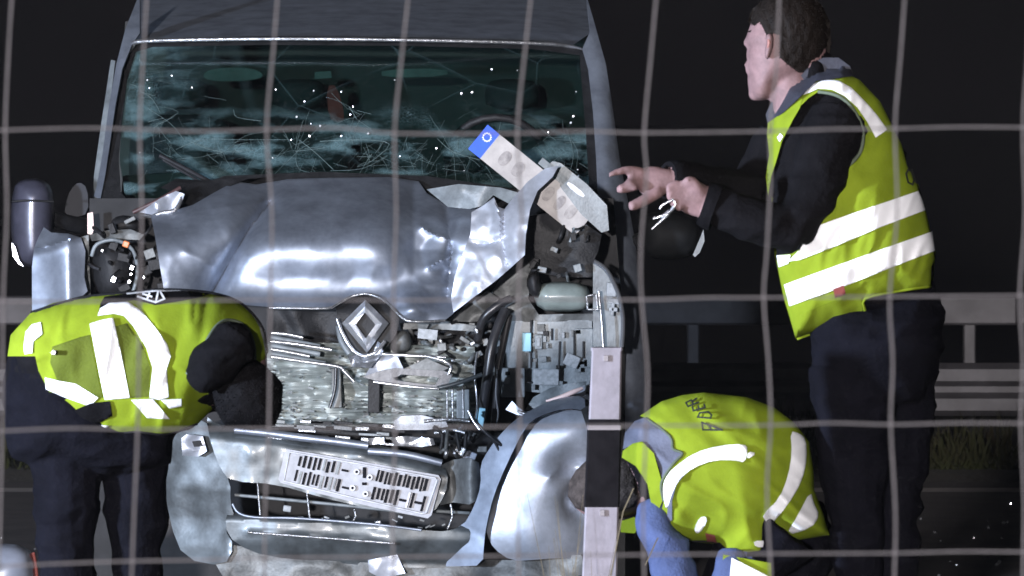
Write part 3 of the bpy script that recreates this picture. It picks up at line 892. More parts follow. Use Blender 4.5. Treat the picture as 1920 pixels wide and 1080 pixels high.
# left wing, torn outwards
def ywing(x, y):
    Y = .34 + -.0 + .0010 * np.clip(128 - x, 0, 90) + .0006 * np.clip(x - 128, 0, 90) + ramp(y, [425, 455, 470, 600], [.07, .0, .015, -.02])
    Y = Y - crease(x, y, [(64, 466), (95, 462), (132, 448)], .028, 6) - .014 * np.exp(-((x - 118 - (y - 470) * .12) / 26) ** 2) * np.clip((y - 450) / 30, 0, 1)
    return Y + .006 * facet(x, y, 45, 91)
slab('front_wing', [(82, 426), (96, 436), (128, 438), (152, 446), (160, 470), (158, 520), (164, 546), (150, 560), (140, 620), (60, 640), (60, 560), (60, 500), (64, 465), (72, 445)], ywing, .01, M['paint'], van, step=5)
slab('wing_liner', [(150, 445), (166, 440), (170, 560), (158, 560), (160, 500)], crumpled(.42, .02, 20, 92), .02, M['dirty'], van, step=6)
# mirrors
mir = pillow('side_mirror', [(24, 352), (40, 336), (76, 334), (98, 350), (102, 390), (99, 470), (84, 500), (45, 502), (26, 480), (19, 420)], .75, .09, mat('dark_mirror_shell', (.05, .05, .07), .35, .2, .3, 10, coat=.3), van, step=7, sm=1)
ptube('mirror_seam', [(22, 378, .665), (50, 376, .655), (100, 378, .68)], .004, M['black'], mir, m=3)
slab('mirror_glass', [(22, 455), (28, 462), (36, 488), (44, 500), (34, 494), (24, 480)], .68, .006, M['emblem'], mir, step=5)
ptube('mirror_arm', [(96, 410, .78), (135, 420, .85), (172, 425, .95)], .03, M['black'], van)
slab('quarter_panel', [(122, 385), (132, 355), (148, 340), (164, 352), (166, 400), (140, 408), (122, 402)], .92, .02, mat('dull_dark_panel', (.035, .036, .04), .7, spec=.15), van, step=9, sm=1)
mir2 = pillow('side_mirror', [(1200, 405), (1230, 395), (1280, 398), (1308, 415), (1317, 445), (1304, 478), (1260, 488), (1215, 484), (1200, 455)], .85, .09, mat('matt_black_mirror', (.006, .0065, .007), .7, 0, .3, 12, spec=.15), van, step=9, sm=1)
slab('mirror_glass', [(1299, 478), (1312, 448), (1319, 430), (1321, 452), (1312, 474), (1303, 482)], .80, .006, M['greyp'], mir2, step=6)
ptube('mirror_arm', [(1205, 450, .88), (1185, 455, .95), (1170, 458, 1.0)], .03, M['black'], van)

# bumper
def ybump(x, y):
    top = ramp(x, [330, 450, 560, 690, 830], [790, 804, 815, 832, 868])
    q = np.clip((y - top) / 26, 0, 1)
    return .03 + .07 * (1 - q) ** 2 + .0004 * np.clip(470 - x, 0, 200) + .006 * facet(x, y, 60, 101) + .004 * vnoise(x, y, 25, 3)
slab('bumper', [(384, 778), (405, 795), (450, 804), (560, 815), (690, 832), (770, 848), (832, 868), (842, 905), (824, 948), (800, 970), (700, 955), (600, 932), (520, 908), (432, 902), (414, 880), (398, 840)], ybump, .02, M['bumper'], van, step=7, sm=1)
ptube('bumper_roll', [(440, 806, .06), (500, 812, .05), (560, 820, .04), (630, 828, .03), (690, 836, .03)], .014, M['paint'], van)
ptube('bumper_roll', [(690, 846, .03), (760, 852, .03), (828, 868, .04)], .013, M['paint'], van)
slab('bumper_lip', [(433, 940), (440, 956), (455, 966), (500, 970), (600, 972), (700, 982), (790, 994), (840, 997), (868, 985), (892, 948), (904, 1000), (905, 1062), (740, 1066), (600, 1052), (500, 1044), (440, 1020), (420, 985)],
     lambda x, y: .02 + .0004 * np.clip(520 - x, 0, 200) + .06 * np.clip((975 + .05 * (x - 440) - y) / 18, 0, 1) ** 2 - crease(x, y, [(465, 998), (600, 1008), (740, 1020)], .012, 4) + .05 * np.clip((y - 1015) / 40, 0, 1) + .006 * facet(x, y, 50, 102), .015, M['bumper'], van, step=7, sm=1)
ptube('lip_trim', [(436, 945, .03), (448, 962, .02), (480, 970, .01), (560, 972, .005), (700, 983, .0), (790, 994, .0)], .005, M['paint'], van)
ptube('lip_trim', [(464, 998, 0), (600, 1008, -.005), (740, 1019, -.005)], .0045, M['bare'], van)
slab('bumper_corner', [(330, 802), (384, 778), (400, 842), (432, 902), (432, 945), (440, 968), (420, 990), (440, 1025), (420, 1062), (345, 1048), (318, 980), (305, 890)], lambda x, y: .06 + .0008 * np.clip(430 - x, 0, 200) + .008 * facet(x, y, 70, 103) + .004 * vnoise(x, y, 30, 5), .015, M['bumper'], van, step=7, sm=1)
tw = slab('tow_bracket', [(340, 822), (350, 814), (380, 818), (388, 846), (372, 856), (342, 854)], crumpled(.05, .015, 18, 104), .03, M['paint_scuffed'], van, step=6)
slab('hole', [(360, 828), (374, 826), (378, 836), (364, 838)], .03, .02, M['dark'], tw, step=6)
ptube('intake_bar', [(440, 928, .12), (620, 945, .10), (800, 964, .10)], .006, M['greyp'], van, m=2)
ptube('intake_bar', [(810, 958, .10), (880, 962, .12)], .006, M['greyp'], van, m=1)
for (x, a, b_) in ((482, 892, 966), (575, 918, 972), (664, 956, 982), (845, 946, 992)):
    ptube('intake_strut', [(x, a, .09), (x + 3, (a + b_) / 2, .08), (x + (6 if x < 600 else -6), b_, .07)], .004, M['bare'], van, m=2)
pbox('fog_lamp_chip', 531, 948, 546, 960, .09, .02, M['whitep'], van, 8, .004)
for k in range(14):
    x = random.uniform(480, 880); y = 955 + (x - 440) * .06 + random.uniform(-12, 18)
    pbox('broken_bracket', x, y, x + random.uniform(4, 12), y + random.uniform(2, 6), .10, .02, random.choice([M['bare'], M['dirty'], M['whitep']]), van, random.uniform(-30, 30), .001)
slab('bumper_end', [(828, 872), (850, 862), (880, 858), (898, 868), (902, 905), (900, 935), (880, 946), (850, 942), (824, 948), (836, 905)], lambda x, y: .05 + .04 * np.sin((x - 828) / 12.0) + .012 * facet(x, y, 30, 105), .015, M['dirty'], van, step=5)
# debris of the lower grille stacked on the bumper
for k in range(30):
    row = k // 6
    x = 512 + (k % 6) * 40 + random.uniform(-12, 12); y = 786 + row * 8.5 + (x - 512) * .05 + random.uniform(-2, 2)
    pbox('broken_slat', x, y, x + random.uniform(22, 46), y + random.uniform(4, 7), .10 - row * .012, .02, random.choice([M['greyp'], M['bumper'], M['bare'], M['black']]), van, random.uniform(1, 6), .001)
foam = slab('foam_block', [(738, 790), (752, 780), (790, 778), (836, 790), (840, 800), (800, 806), (742, 806)], crumpled(.08, .015, 20, 106), .05, mat('pale_foam', (.5, .51, .53), .8, 0, .2, 40, .5, 120), van, step=6)
slab('crushed_strip', [(733, 822), (760, 818), (812, 822), (816, 834), (790, 838), (740, 836)], crumpled(.03, .012, 18, 107), .02, M['chrome'], van, step=5)
slab('crushed_strip', [(690, 822), (720, 820), (722, 832), (690, 834)], crumpled(.03, .01, 18, 108), .02, M['chrome'], van, step=6)
for pl in ([(795, 790), (840, 786), (880, 790)], [(815, 812), (850, 806), (872, 812)], [(812, 800), (830, 815), (826, 842)], [(840, 806), (836, 840)], [(856, 812), (862, 845)], [(875, 800), (872, 840)]):
    ptube('broken_rod', [(a, c, random.uniform(.03, .08)) for a, c in pl], .007, random.choice([M['black'], M['dirty'], M['bare']]), van, m=2)

# right wing and wheel arch cover
def yw1(x, y):
    e = ramp(y, [760, 800, 870, 930, 985, 1060], [1040, 985, 950, 925, 912, 908])
    return .03 - .035 * np.sin(np.clip((x - e) / 95, 0, 1) * 1.57) + .10 * np.clip((x - e - 80) / 110, 0, 1.3) ** 2 + .10 * np.clip((820 - y) / 80, 0, 1) ** 2 + .03 * np.clip((y - 985) / 70, 0, 1) ** 2 + .003 * facet(x, y, 80, 111) \
        + gauss(x, y, 1072, 872, 36, 24, .09) + gauss(x, y, 1084, 938, 24, 34, .09) - crease(x, y, [(1030, 895), (1060, 862), (1098, 855)], .02, 12)
slab('front_wing', [(985, 802), (1010, 782), (1060, 767), (1100, 772), (1104, 900), (1104, 1030), (1080, 1048), (1040, 1046), (1000, 1050), (960, 1052), (926, 1030), (912, 1000), (912, 985), (925, 930), (950, 870)], yw1, .012, M['paint_scuffed'], van, step=6, sm=1)
def yw2(x, y):
    e = ramp(y, [735, 800, 870, 930, 985, 1060], [1095, 985, 950, 925, 912, 908])
    return -.01 + .0011 * np.clip(e - x, 0, 90) + .11 * np.clip((800 - y) / 70, 0, 1) ** 2 + .006 * facet(x, y, 50, 112)
slab('wing_flare', [(900, 872), (915, 845), (935, 818), (960, 792), (990, 772), (1030, 752), (1060, 744), (1096, 742), (1098, 770), (1060, 765), (1010, 780), (985, 800), (950, 870), (925, 930), (912, 985), (908, 1012), (905, 1060), (860, 1062), (780, 1062), (760, 1010), (820, 1000), (868, 988), (890, 948), (902, 910)], yw2, .014, M['paint'], van, step=6, sm=1)
slab('inner_sheet', [(948, 768), (960, 752), (972, 764), (984, 772), (1010, 770), (1036, 760), (1040, 750), (1060, 738), (1096, 722), (1098, 742), (1060, 752), (1030, 766), (990, 780), (970, 778)], crumpled(.15, .02, 30, 113), .01, M['paint_scuffed'], van, step=6)
slab('inner_sheet', [(985, 768), (1000, 745), (1030, 728), (1060, 720), (1100, 715), (1098, 735), (1060, 742), (1040, 756), (1010, 770)], crumpled(.22, .02, 30, 114), .01, M['greyp'], van, step=6)
ptube('torn_edge', [(970, 770, .12), (985, 776, .11), (1010, 774, .10), (1036, 762, .10)], .005, M['bare'], van)
ptube('torn_edge', [(1024, 752, .10), (1050, 745, .09), (1075, 735, .09), (1092, 728, .1)], [.004, .008, .009, .006], M['pinkw'], van)
slab('indicator_stalk', [(1056, 758), (1068, 756), (1078, 778), (1088, 804), (1076, 814), (1066, 788)], .06, .02, M['pinkw'], van, step=6)
def ysk(x, y):
    return .08 + .03 * facet(x, y, 70, 121) + .006 * vnoise(x, y, 24, 9)
slab('under_skirt', [(440, 1022), (600, 1050), (740, 1058), (900, 1050), (960, 1050), (1000, 1046), (1090, 1040), (1100, 1078), (1000, 1090), (700, 1105), (420, 1085), (400, 1050)], ysk, .02, M['dirty'], van, step=7)
slab('under_skirt', [(690, 1050), (745, 1040), (760, 1075), (715, 1085), (692, 1072)], crumpled(.03, .02, 22, 122), .02, M['paint_scuffed'], van, step=6)
# wheels under the van, below the picture
for x in (-1.28, .22):
    for y in (.95, 4.4):
        seg = 28
        V = []; Fc = []
        for (rad_, dx) in ((.20, -.08), (.31, -.11), (.335, -.08), (.335, .08), (.31, .11), (.20, .08)):
            for q in range(seg):
                a = 2 * math.pi * q / seg
                V.append((x + dx, y + rad_ * math.cos(a), .335 + rad_ * math.sin(a)))
        for k in range(6):
            for q in range(seg):
                Fc.append((k * seg + q, k * seg + (q + 1) % seg, ((k + 1) % 6) * seg + (q + 1) % seg, ((k + 1) % 6) * seg + q))
        wh = fix_normals(link_mesh('wheel', V, Fc, M['rubber'], van))
        V, Fc = tube_geo([(x - .07, y, .335), (x + .07, y, .335)], .202, 20)
        link_mesh('rim', V, Fc, M['bare'], wh, False)

# number plate carrier on the bumper, with moulded ribs
def yc(x, y): return -.012 + .00005 * (x - 525)
carrier = slab('plate_carrier', [(538, 842), (600, 852), (700, 869), (822, 891), (827, 899), (809, 966), (802, 972), (700, 951), (600, 926), (526, 905), (522, 898), (534, 848)], yc, .012, mat('grey_moulded_plastic', (.30, .31, .34), .45, 0, .2, 25), van, step=12)
M['carr'] = mat('pale_moulded_plastic', (.5, .51, .54), .45, 0, .2, 30)
M['carb'] = mat('moulding_recess', (.010, .010, .012), .8, spec=.1)
uv = lambda u, v: (538 + u * 288 - v * 15 - u * v * 5, 843 + u * 50 + v * 60 + u * v * 16)
ptube('carrier_rim', [(*uv(a, b_), -.014) for a, b_ in ((.02, .06), (.5, .05), (.97, .06), (.985, .12), (.97, .93), (.94, .97), (.5, .97), (.03, .95), (.02, .06))], .0035, M['carr'], carrier, m=1)
rs = random.Random(5)
for blk in ((.09, .43), (.60, .95)):
    for row in ((.08, .47), (.52, .93)):
        u = blk[0]
        while u < blk[1] - .012:
            wdt = rs.uniform(.016, .026); v0 = row[0] + rs.uniform(0, .06); v1 = row[1] - rs.uniform(0, .06)
            if rs.random() < .10:
                vm = (v0 + v1) / 2
                q = [uv(u, vm), uv(u + .045, vm), uv(u + .045, vm + .06), uv(u, vm + .06)]; u += .05
            else:
                q = [uv(u, v0), uv(u + wdt * .7, v0), uv(u + wdt * .7, v1), uv(u, v1)]; u += wdt * 1.35
            slab('rib', q, -.016, .008, (M['carr'] if rs.random() < .2 else M['carb']) if blk[0] > .5 else (M['greyp'] if rs.random() < .25 else M['carb']), carrier, step=40, smooth=False)
for (u, v) in ((.47, .27), (.47, .72), (.56, .35), (.56, .8)):
    c = uv(u, v)
    ptube('bolt', [(c[0], c[1], -.022), (c[0], c[1], -.006)], .011, M['carr'], carrier, seg=12, m=1)
    ptube('bolt', [(c[0], c[1], -.024), (c[0], c[1], -.006)], .005, M['carb'], carrier, seg=10, m=1)
pbox('rib', *(uv(.5, .12)), uv(.515, .12)[0] + 2, uv(.5, .42)[1], -.016, .008, M['carb'], carrier, 0, .001)
pbox('rib', *(uv(.52, .52)), uv(.55, .52)[0], uv(.52, .6)[1], -.016, .008, M['carb'], carrier, 0, .001)

# bent number plate lying on the bonnet
def plate_mat():
    m = mat('smudged_plate_white', (.46, .43, .41), .5, 0, c2=(.30, .28, .27), vscale=11)
    return m
npl = empty('number_plate', P(990, 345, .30), 'bent white number plate with blue end band, wedged over the bonnet', 'number plate')
def ynp(x, y): return .285 + .00025 * (x - 990)
a0 = np.array([903., 262.]); a1 = np.array([1098., 420.]); dv = (a1 - a0) / np.linalg.norm(a1 - a0); nv = np.array([-dv[1], dv[0]])
def npq(s0, s1, t0=-29, t1=29):
    return [tuple(a0 + dv * s0 + nv * t0), tuple(a0 + dv * s1 + nv * t0), tuple(a0 + dv * s1 + nv * t1), tuple(a0 + dv * s0 + nv * t1)]
slab('plate', npq(20, 250), ynp, .004, plate_mat(), npl, step=14)
bb = slab('blue_band', npq(-9, 20), ynp, .004, mat('plate_blue', (.02, .10, .62), .4, 0, .1, 20), npl, step=14)
for k in range(12):
    a = 2 * math.pi * k / 12
    c = a0 + dv * 5 + nv * (-10) + np.array([7.5 * math.cos(a), 7.5 * math.sin(a)])
    pbox('star', c[0] - 1.4, c[1] - 1.4, c[0] + 1.4, c[1] + 1.4, ynp(c[0], 0) - .002, .002, M['whiteink'], bb, 45, 0)
M['smudge'] = mat('faded_plate_print', (.17, .155, .155), .6, 0, c2=(.36, .335, .32), vscale=30)
for s0, s1 in ((46, 66), (78, 98), (152, 170), (180, 196), (206, 224)):
    slab('faded_character', smooth_poly(npq(s0, s1, -15, 15), 2), lambda x, y: ynp(x, y) - .0025, .002, M['smudge'], npl, step=14)
slab('plate_frame', npq(110, 262, -46, -32), lambda x, y: ynp(x, y) - .004, .015, M['greyp'], npl, step=16)
slab('plate_lamp', npq(176, 216, -43, -34), lambda x, y: ynp(x, y) - .012, .01, M['glint'], npl, step=12, sm=1)

# ---------------------------------------------------------------- people
YP = -7.0
GY = zg(YP)
def ground_px(Y=YP):
    return 184 + (CAM.z - zg(Y)) * F_PX / (Y - CAM.y)

def body_mesh(name, parts, mats, parent, voxel=.006, wr=None):
    """parts: list of (verts, faces, material index) -> one continuous skin"""
    V, Fc = merge_geo([(a, b) for a, b, _ in parts])
    src = link_mesh(name + '_src', V, Fc, None)
    fix_normals(src)
    md_ = src.modifiers.new('r', 'REMESH'); md_.mode = 'VOXEL'; md_.voxel_size = voxel; md_.use_smooth_shade = True
    sm_ = src.modifiers.new('s', 'SMOOTH'); sm_.factor = .5; sm_.iterations = 4
    dg = bpy.context.evaluated_depsgraph_get()
    me = bpy.data.meshes.new_from_object(src.evaluated_get(dg))
    bpy.data.objects.remove(src)
    n = sum(len(a) for a, _, _ in parts)
    kd = kdtree.KDTree(n); k = 0; ids = []
    for a, _, mi in parts:
        for p in a:
            kd.insert(Vector(p), k); ids.append(mi); k += 1
    kd.balance()
    for m in mats: me.materials.append(m)
    mi = [ids[kd.find(p.center)[1]] for p in me.polygons]
    me.polygons.foreach_set('material_index', mi)
    me.polygons.foreach_set('use_smooth', [True] * len(mi))
    nvt = len(me.vertices)
    cl = np.zeros(nvt)
    for p, k_ in zip(me.polygons, mi):
        if k_ in (1, 2, 4):
            for q in p.vertices: cl[q] = 1
    co = np.empty(nvt * 3); me.vertices.foreach_get('co', co); co = co.reshape(-1, 3)
    no = np.empty(nvt * 3); me.vertex_normals.foreach_get('vector', no); no = no.reshape(-1, 3)
    c = co
    a_ = vnoise(c[:, 0] * 7 + c[:, 2] * 3 + c[:, 1] * 4, c[:, 2] * 15, 1.0, 31)
    b2 = vnoise(c[:, 0] * 16 - c[:, 2] * 6 + c[:, 1] * 9, c[:, 2] * 30, 1.0, 37)
    d_ = cl * (.008 * (1 - np.abs(a_) * 2.2) + .004 * (.5 - np.abs(b2) * 1.6))
    co = co + no * d_[:, None] - np.array(wloc(parent))
    me.vertices.foreach_set('co', co.ravel())
    me.update()
    me.name = name
    o = bpy.data.objects.new(name, me)
    col.objects.link(o); o.parent = parent
    return o

def limb(pts, radii, m=5, seg=14, flat=1.0):
    q = catmull([list(p) + [r] for p, r in zip(pts, radii)], m)
    return tube_geo([P(a[0], a[1], a[2]) for a in q], [a[3] for a in q], seg, flat)

def ball(px, py, Y, r, sx=1, sy=1, sz=1):
    bm = bmesh.new(); bmesh.ops.create_uvsphere(bm, u_segments=16, v_segments=10, radius=1)
    c = P(px, py, Y)
    v = np.array([(c.x + q.co.x * r * sx, c.y + q.co.y * r * sy, c.z + q.co.z * r * sz) for q in bm.verts])
    bm.verts.index_update(); f = [tuple(x.index for x in q.verts) for q in bm.faces]; bm.free()
    return v, f

def leg_parts(x, Y, top, knee_dx, foot_dx, r0, mi, toe=-1, rk=.062, ra=.045):
    g = ground_px(Y)
    a = limb([(x, top, Y), (x + knee_dx, (top + g) / 2, Y), (x + foot_dx, g - 50, Y)], [r0, rk, ra], 6)
    sh_ = limb([(x + foot_dx + 10, g - 40, Y), (x + foot_dx - 5, g - 34, Y - .02), (x + foot_dx + 45 * toe, g - 26, Y - .06), (x + foot_dx + 105 * toe, g - 18, Y - .1)], [.045, .05, .042, .024], 4)
    return [(a[0], a[1], mi), (sh_[0], sh_[1], 3)]

def cloth(name, poly, H, Yc, off, m, parent, wr=None, step=6, th=.006, sm=0, back=None):
    """piece of a garment laid over the body's height field"""
    if sm: poly = smooth_poly(poly, sm)
    def Y(x, y):
        h = H(x, y)
        return Yc - h - off - (wr(x, y) if wr else 0)
    v, f = slab_geo(poly, Y, th, step)
    return sharp_ret(fix_normals(link_mesh(name, v, f, m, parent)))

def sharp_ret(o):
    sharp(o, 70); return o

def letters(name, strokes, wd, H, Yc, off, m, parent, wr=None):
    geo = []
    for pl in strokes:
        for (a, b_) in zip(pl[:-1], pl[1:]):
            L_ = math.hypot(b_[0] - a[0], b_[1] - a[1]) + 1e-6
            nx, ny = -(b_[1] - a[1]) / L_ * wd / 2, (b_[0] - a[0]) / L_ * wd / 2
            ex, ey = (b_[0] - a[0]) / L_ * wd / 2.4, (b_[1] - a[1]) / L_ * wd / 2.4
            q = [(a[0] - ex + nx, a[1] - ey + ny), (b_[0] + ex + nx, b_[1] + ey + ny), (b_[0] + ex - nx, b_[1] + ey - ny), (a[0] - ex - nx, a[1] - ey - ny)]
            geo.append(slab_geo(q, lambda x, y: Yc - H(x, y) - off - (wr(x, y) if wr else 0), .002, 6))
    v, f = merge_geo(geo)
    return link_mesh(name, v, f, m, parent, False)

def folds(seed, amp, sx, sy, ang):
    c, s = math.cos(ang), math.sin(ang)
    def f(x, y):
        u = (x * c + y * s) / sx; v = (-x * s + y * c) / sy
        n = vnoise(u, v, 1.0, seed)
        r = 1 - 2.4 * np.abs(vnoise(u + .3 * vnoise(u, v, .8, seed + 4), v, .62, seed + 1))     # sharp folds
        return amp * (.7 * n + .38 * r)
    return f

# ---- standing person at right -------------------------------------------------
stand = empty('person', Vector((P(1650, 600, YP).x, YP, GY)), 'standing person in lime vest with two white bands, arm reaching toward the van', 'person', 'crew in lime vests')
tor = [(1452, 215), (1480, 165), (1530, 138), (1580, 128), (1620, 145), (1655, 185), (1695, 268), (1725, 345), (1740, 400), (1758, 475), (1752, 545), (1640, 600), (1490, 632), (1468, 560), (1452, 480), (1446, 380), (1440, 300)]
Ys = YP
Ht = hump(tor, .165, Ys)
headp = [(1478, -14), (1440, -4), (1418, 18), (1408, 42), (1402, 58), (1397, 76), (1396, 82), (1403, 89), (1399, 98), (1399, 108), (1402, 116), (1400, 126), (1403, 134), (1401, 150), (1403, 168), (1412, 184), (1428, 190), (1448, 184), (1466, 166), (1488, 158), (1520, 140), (1544, 110), (1552, 60), (1540, 15), (1512, -10)]
def slim(poly, k, cx, cy): return [(cx + (x - cx) * k, cy + (y - cy) * k) for x, y in poly]
bp = []
v, f = pillow_geo(headp, Ys + .02, .085, 6); bp.append((v, f, 0))
v, f = limb([(1480, 130, Ys + .02), (1490, 180, Ys + .01), (1500, 215, Ys)], [.056, .060, .066]); bp.append((v, f, 0))
v, f = pillow_geo(slim(smooth_poly(tor, 1), .965, 1590, 380), Ys, .15, 9); bp.append((v, f, 1))
v, f = limb([(1500, 140, Ys), (1525, 150, Ys + .02), (1556, 150, Ys)], [.05, .07, .06]); bp.append((v, f, 1))
for (x, y, dY, r, sx, sz) in ((1402, 80, .02, .011, 1.1, 1.0), (1404, 121, .02, .012, 1, .7), (1405, 132, .02, .012, 1, .7), (1418, 176, .02, .020, 1, .9)):
    v, f = ball(x, y, Ys + dY, r, sx, 1, sz); bp.append((v, f, 0))
# near arm, elbow bent
v, f = limb([(1572, 225, Ys - .1), (1548, 290, Ys - .15), (1512, 385, Ys - .17), (1478, 430, Ys - .18)], [.078, .070, .060, .056]); bp.append((v, f, 1))
v, f = limb([(1490, 428, Ys - .18), (1430, 420, Ys - .2), (1380, 402, Ys - .2), (1334, 386, Ys - .19), (1322, 382, Ys - .19)], [.057, .053, .049, .044, .042]); bp.append((v, f, 1))
# far arm stretched forward
v, f = limb([(1475, 260, Ys + .1), (1430, 330, Ys + .1), (1400, 360, Ys + .06)], [.075, .065, .058]); bp.append((v, f, 1))
v, f = limb([(1410, 362, Ys + .06), (1340, 350, Ys), (1290, 342, Ys - .05), (1254, 338, Ys - .08)], [.058, .05, .043, .038]); bp.append((v, f, 1))
# far hand: palm, pointing finger, middle finger, folded fingers, thumb
YH = Ys - .10
v, f = limb([(1262, 338, YH), (1240, 340, YH), (1215, 340, YH), (1198, 340, YH)], [.026, .035, .038, .026], flat=.55); bp.append((v, f, 0))
for pts, r in (([(1205, 324), (1182, 318), (1160, 322), (1141, 329)], [.0125, .011, .0095, .0065]),
               ([(1206, 341), (1186, 349), (1172, 353), (1159, 355)], [.0135, .0135, .013, .011]),
               ([(1208, 336), (1190, 336), (1180, 342), (1184, 348)], [.0115, .011, .010, .008]),
               ([(1210, 344), (1196, 346), (1189, 350), (1192, 355)], [.011, .0105, .010, .008]),
               ([(1236, 358), (1216, 371), (1198, 381), (1180, 388)], [.017, .0155, .0145, .012])):
    v, f = limb([(a, b_, YH - .01 - .012 * i) for i, (a, b_) in enumerate(pts)], r, 5, 12); bp.append((v, f, 0))
# near hand: loose fist closing on the other sleeve
YN = Ys - .20
v, f = limb([(1330, 388, YN), (1306, 374, YN), (1286, 364, YN), (1272, 358, YN)], [.034, .042, .040, .030], flat=.6); bp.append((v, f, 0))
for k, pts in enumerate(([(1284, 350), (1268, 346), (1256, 350), (1254, 358)], [(1280, 360), (1264, 360), (1256, 366), (1258, 373)], [(1282, 370), (1268, 372), (1262, 379), (1266, 385)], [(1290, 378), (1278, 382), (1273, 388), (1278, 393)])):
    v, f = limb([(a, b_, YN - .012 - .004 * i) for i, (a, b_) in enumerate(pts)], [.012, .0115, .0105, .009], 5, 12); bp.append((v, f, 0))
v, f = limb([(1316, 364, YN - .01), (1304, 348, YN - .02), (1294, 338, YN - .02), (1286, 342, YN - .03)], [.017, .0145, .0125, .010], 5, 12); bp.append((v, f, 0))
# hips and legs
v, f = pillow_geo([(1530, 560), (1640, 540), (1750, 530), (1772, 600), (1765, 680), (1720, 760), (1560, 760), (1524, 690), (1522, 620)], Ys, .14, 12); bp.append((v, f, 2))
bp += leg_parts(1602, Ys - .02, 690, 4, 10, .108, 2)
bp += leg_parts(1682, Ys + .06, 690, -10, -20, .100, 2)
body_mesh('body', bp, [M['skin'], M['jacket'], M['navy'], M['shoe']], stand)
# hair, ear
hairp = [(1480, -18), (1440, -8), (1412, 16), (1402, 40), (1414, 48), (1424, 40), (1436, 62), (1440, 92), (1446, 84), (1448, 62), (1462, 66), (1462, 108), (1476, 120), (1494, 134), (1512, 146), (1540, 150), (1552, 124), (1558, 80), (1556, 40), (1540, 8), (1512, -12)]
cloth('hair', hairp, hump(headp, .085, Ys + .02), Ys + .02, .004, M['hair'], stand, lambda x, y: .004 * vnoise(x, y * .5, 6, 3), step=5, th=.012)
pillow('hair', slim(hairp, .97, 1490, 60), Ys + .05, .085, M['hair'], stand, step=7)
ear = pillow('ear', [(1436, 66), (1444, 62), (1450, 66), (1450, 84), (1446, 100), (1440, 112), (1434, 108), (1434, 92), (1437, 80)], Ys - .068, .014, M['skin'], stand, step=3, sm=1)
pillow('ear_hollow', [(1439, 74), (1444, 70), (1446, 80), (1441, 94), (1438, 90)], Ys - .078, .006, mat('ear_shadow_skin', (.28, .12, .10), .6), ear, step=3)
ptube('cuff', [(1318, 381, Ys - .19), (1330, 385, Ys - .19), (1344, 390, Ys - .192)], [.052, .057, .058], M['jacket'], stand, seg=18)
ptube('cuff', [(1251, 338, Ys - .083), (1262, 339, Ys - .075), (1276, 340, Ys - .065)], [.046, .052, .053], M['jacket'], stand, seg=18)
pillow('eyebrow', [(1401, 60), (1408, 56), (1418, 57), (1418, 61), (1408, 61)], Ys - .01, .006, M['hair'], stand, step=3)
# collar of the jacket
slab('collar', [(1446, 192), (1470, 172), (1500, 144), (1520, 120), (1544, 108), (1572, 108), (1594, 124), (1600, 142), (1560, 148), (1530, 152), (1506, 176), (1470, 210), (1440, 232), (1436, 215)], lambda x, y: Ys - Ht(x, y) - .035 + .03 * np.clip((1500 - x) / 60, 0, 1), .02, mat('dark_navy_collar', (.02, .021, .032), .7, 0, .2, 12, .2, 90), stand, step=6)
W1 = lambda x, y: folds(3, .011, 90, 34, 1.9)(x, y)
vest = cloth('vest', [(1592, 140), (1612, 150), (1650, 190), (1690, 270), (1701, 312), (1718, 340), (1723, 360), (1736, 400), (1750, 470), (1753, 488), (1746, 500), (1745, 537), (1700, 543), (1620, 560), (1619, 590), (1560, 612), (1492, 635), (1480, 592), (1470, 560), (1456, 490), (1462, 478), (1484, 476), (1502, 466), (1522, 425), (1540, 380), (1556, 350), (1574, 322), (1596, 306), (1612, 287), (1618, 265), (1617, 240), (1602, 208), (1582, 186), (1560, 176), (1534, 172), (1516, 184), (1500, 200), (1506, 175), (1530, 152), (1560, 146)], Ht, Ys, .012, M['lime'], stand, W1)
cloth('vest_front', [(1440, 230), (1462, 215), (1490, 190), (1508, 172), (1500, 202), (1486, 226), (1466, 265), (1456, 300), (1446, 332), (1440, 366), (1436, 332), (1442, 290), (1438, 250)], Ht, Ys, .014, M['lime'], stand, W1, step=5)
farside = [(x, y) for x, y in slim(tor, .99, 1590, 380) if y > 300]
V_, F_, be_ = tri2d(farside, 12)
hh = hump(tor, .165, Ys)(V_[:, 0], V_[:, 1])
A_ = PA(V_[:, 0], V_[:, 1], np.full(len(V_), Ys)); A_[:, 1] += hh + .012
link_mesh('vest_far_side', A_, [tuple(reversed(q)) for q in F_], M['lime'], stand)
for nm, pl in (('reflective_band', [(1520, 428), (1570, 410), (1640, 386), (1722, 358), (1729, 374), (1735, 394), (1650, 426), (1570, 460), (1500, 487), (1478, 490), (1500, 468)]),
               ('reflective_band', [(1470, 534), (1500, 523), (1580, 494), (1660, 465), (1748, 434), (1753, 470), (1680, 498), (1580, 538), (1480, 574)]),
               ('reflective_band', [(1456, 479), (1482, 478), (1478, 494), (1460, 501)]),
               ('reflective_strap', [(1506, 178), (1522, 158), (1548, 149), (1572, 151), (1596, 164), (1622, 190), (1644, 215), (1664, 243), (1642, 258), (1626, 228), (1608, 202), (1584, 180), (1560, 168), (1534, 166), (1516, 174)]),
               ('reflective_band', [(1457, 258), (1463, 250), (1468, 256), (1462, 266)])):
    cloth(nm, pl, Ht, Ys, .019, M['refl'], vest, W1, th=.005, step=4)
cloth('hem_flap', [(1500, 590), (1560, 566), (1614, 556), (1618, 588), (1560, 610), (1494, 632)], Ht, Ys, .017, M['lime'], vest, W1, th=.005)
cloth('pocket_label', [(1562, 542), (1582, 535), (1586, 552), (1566, 559)], Ht, Ys, .02, M['redlab'], vest, W1, th=.003)
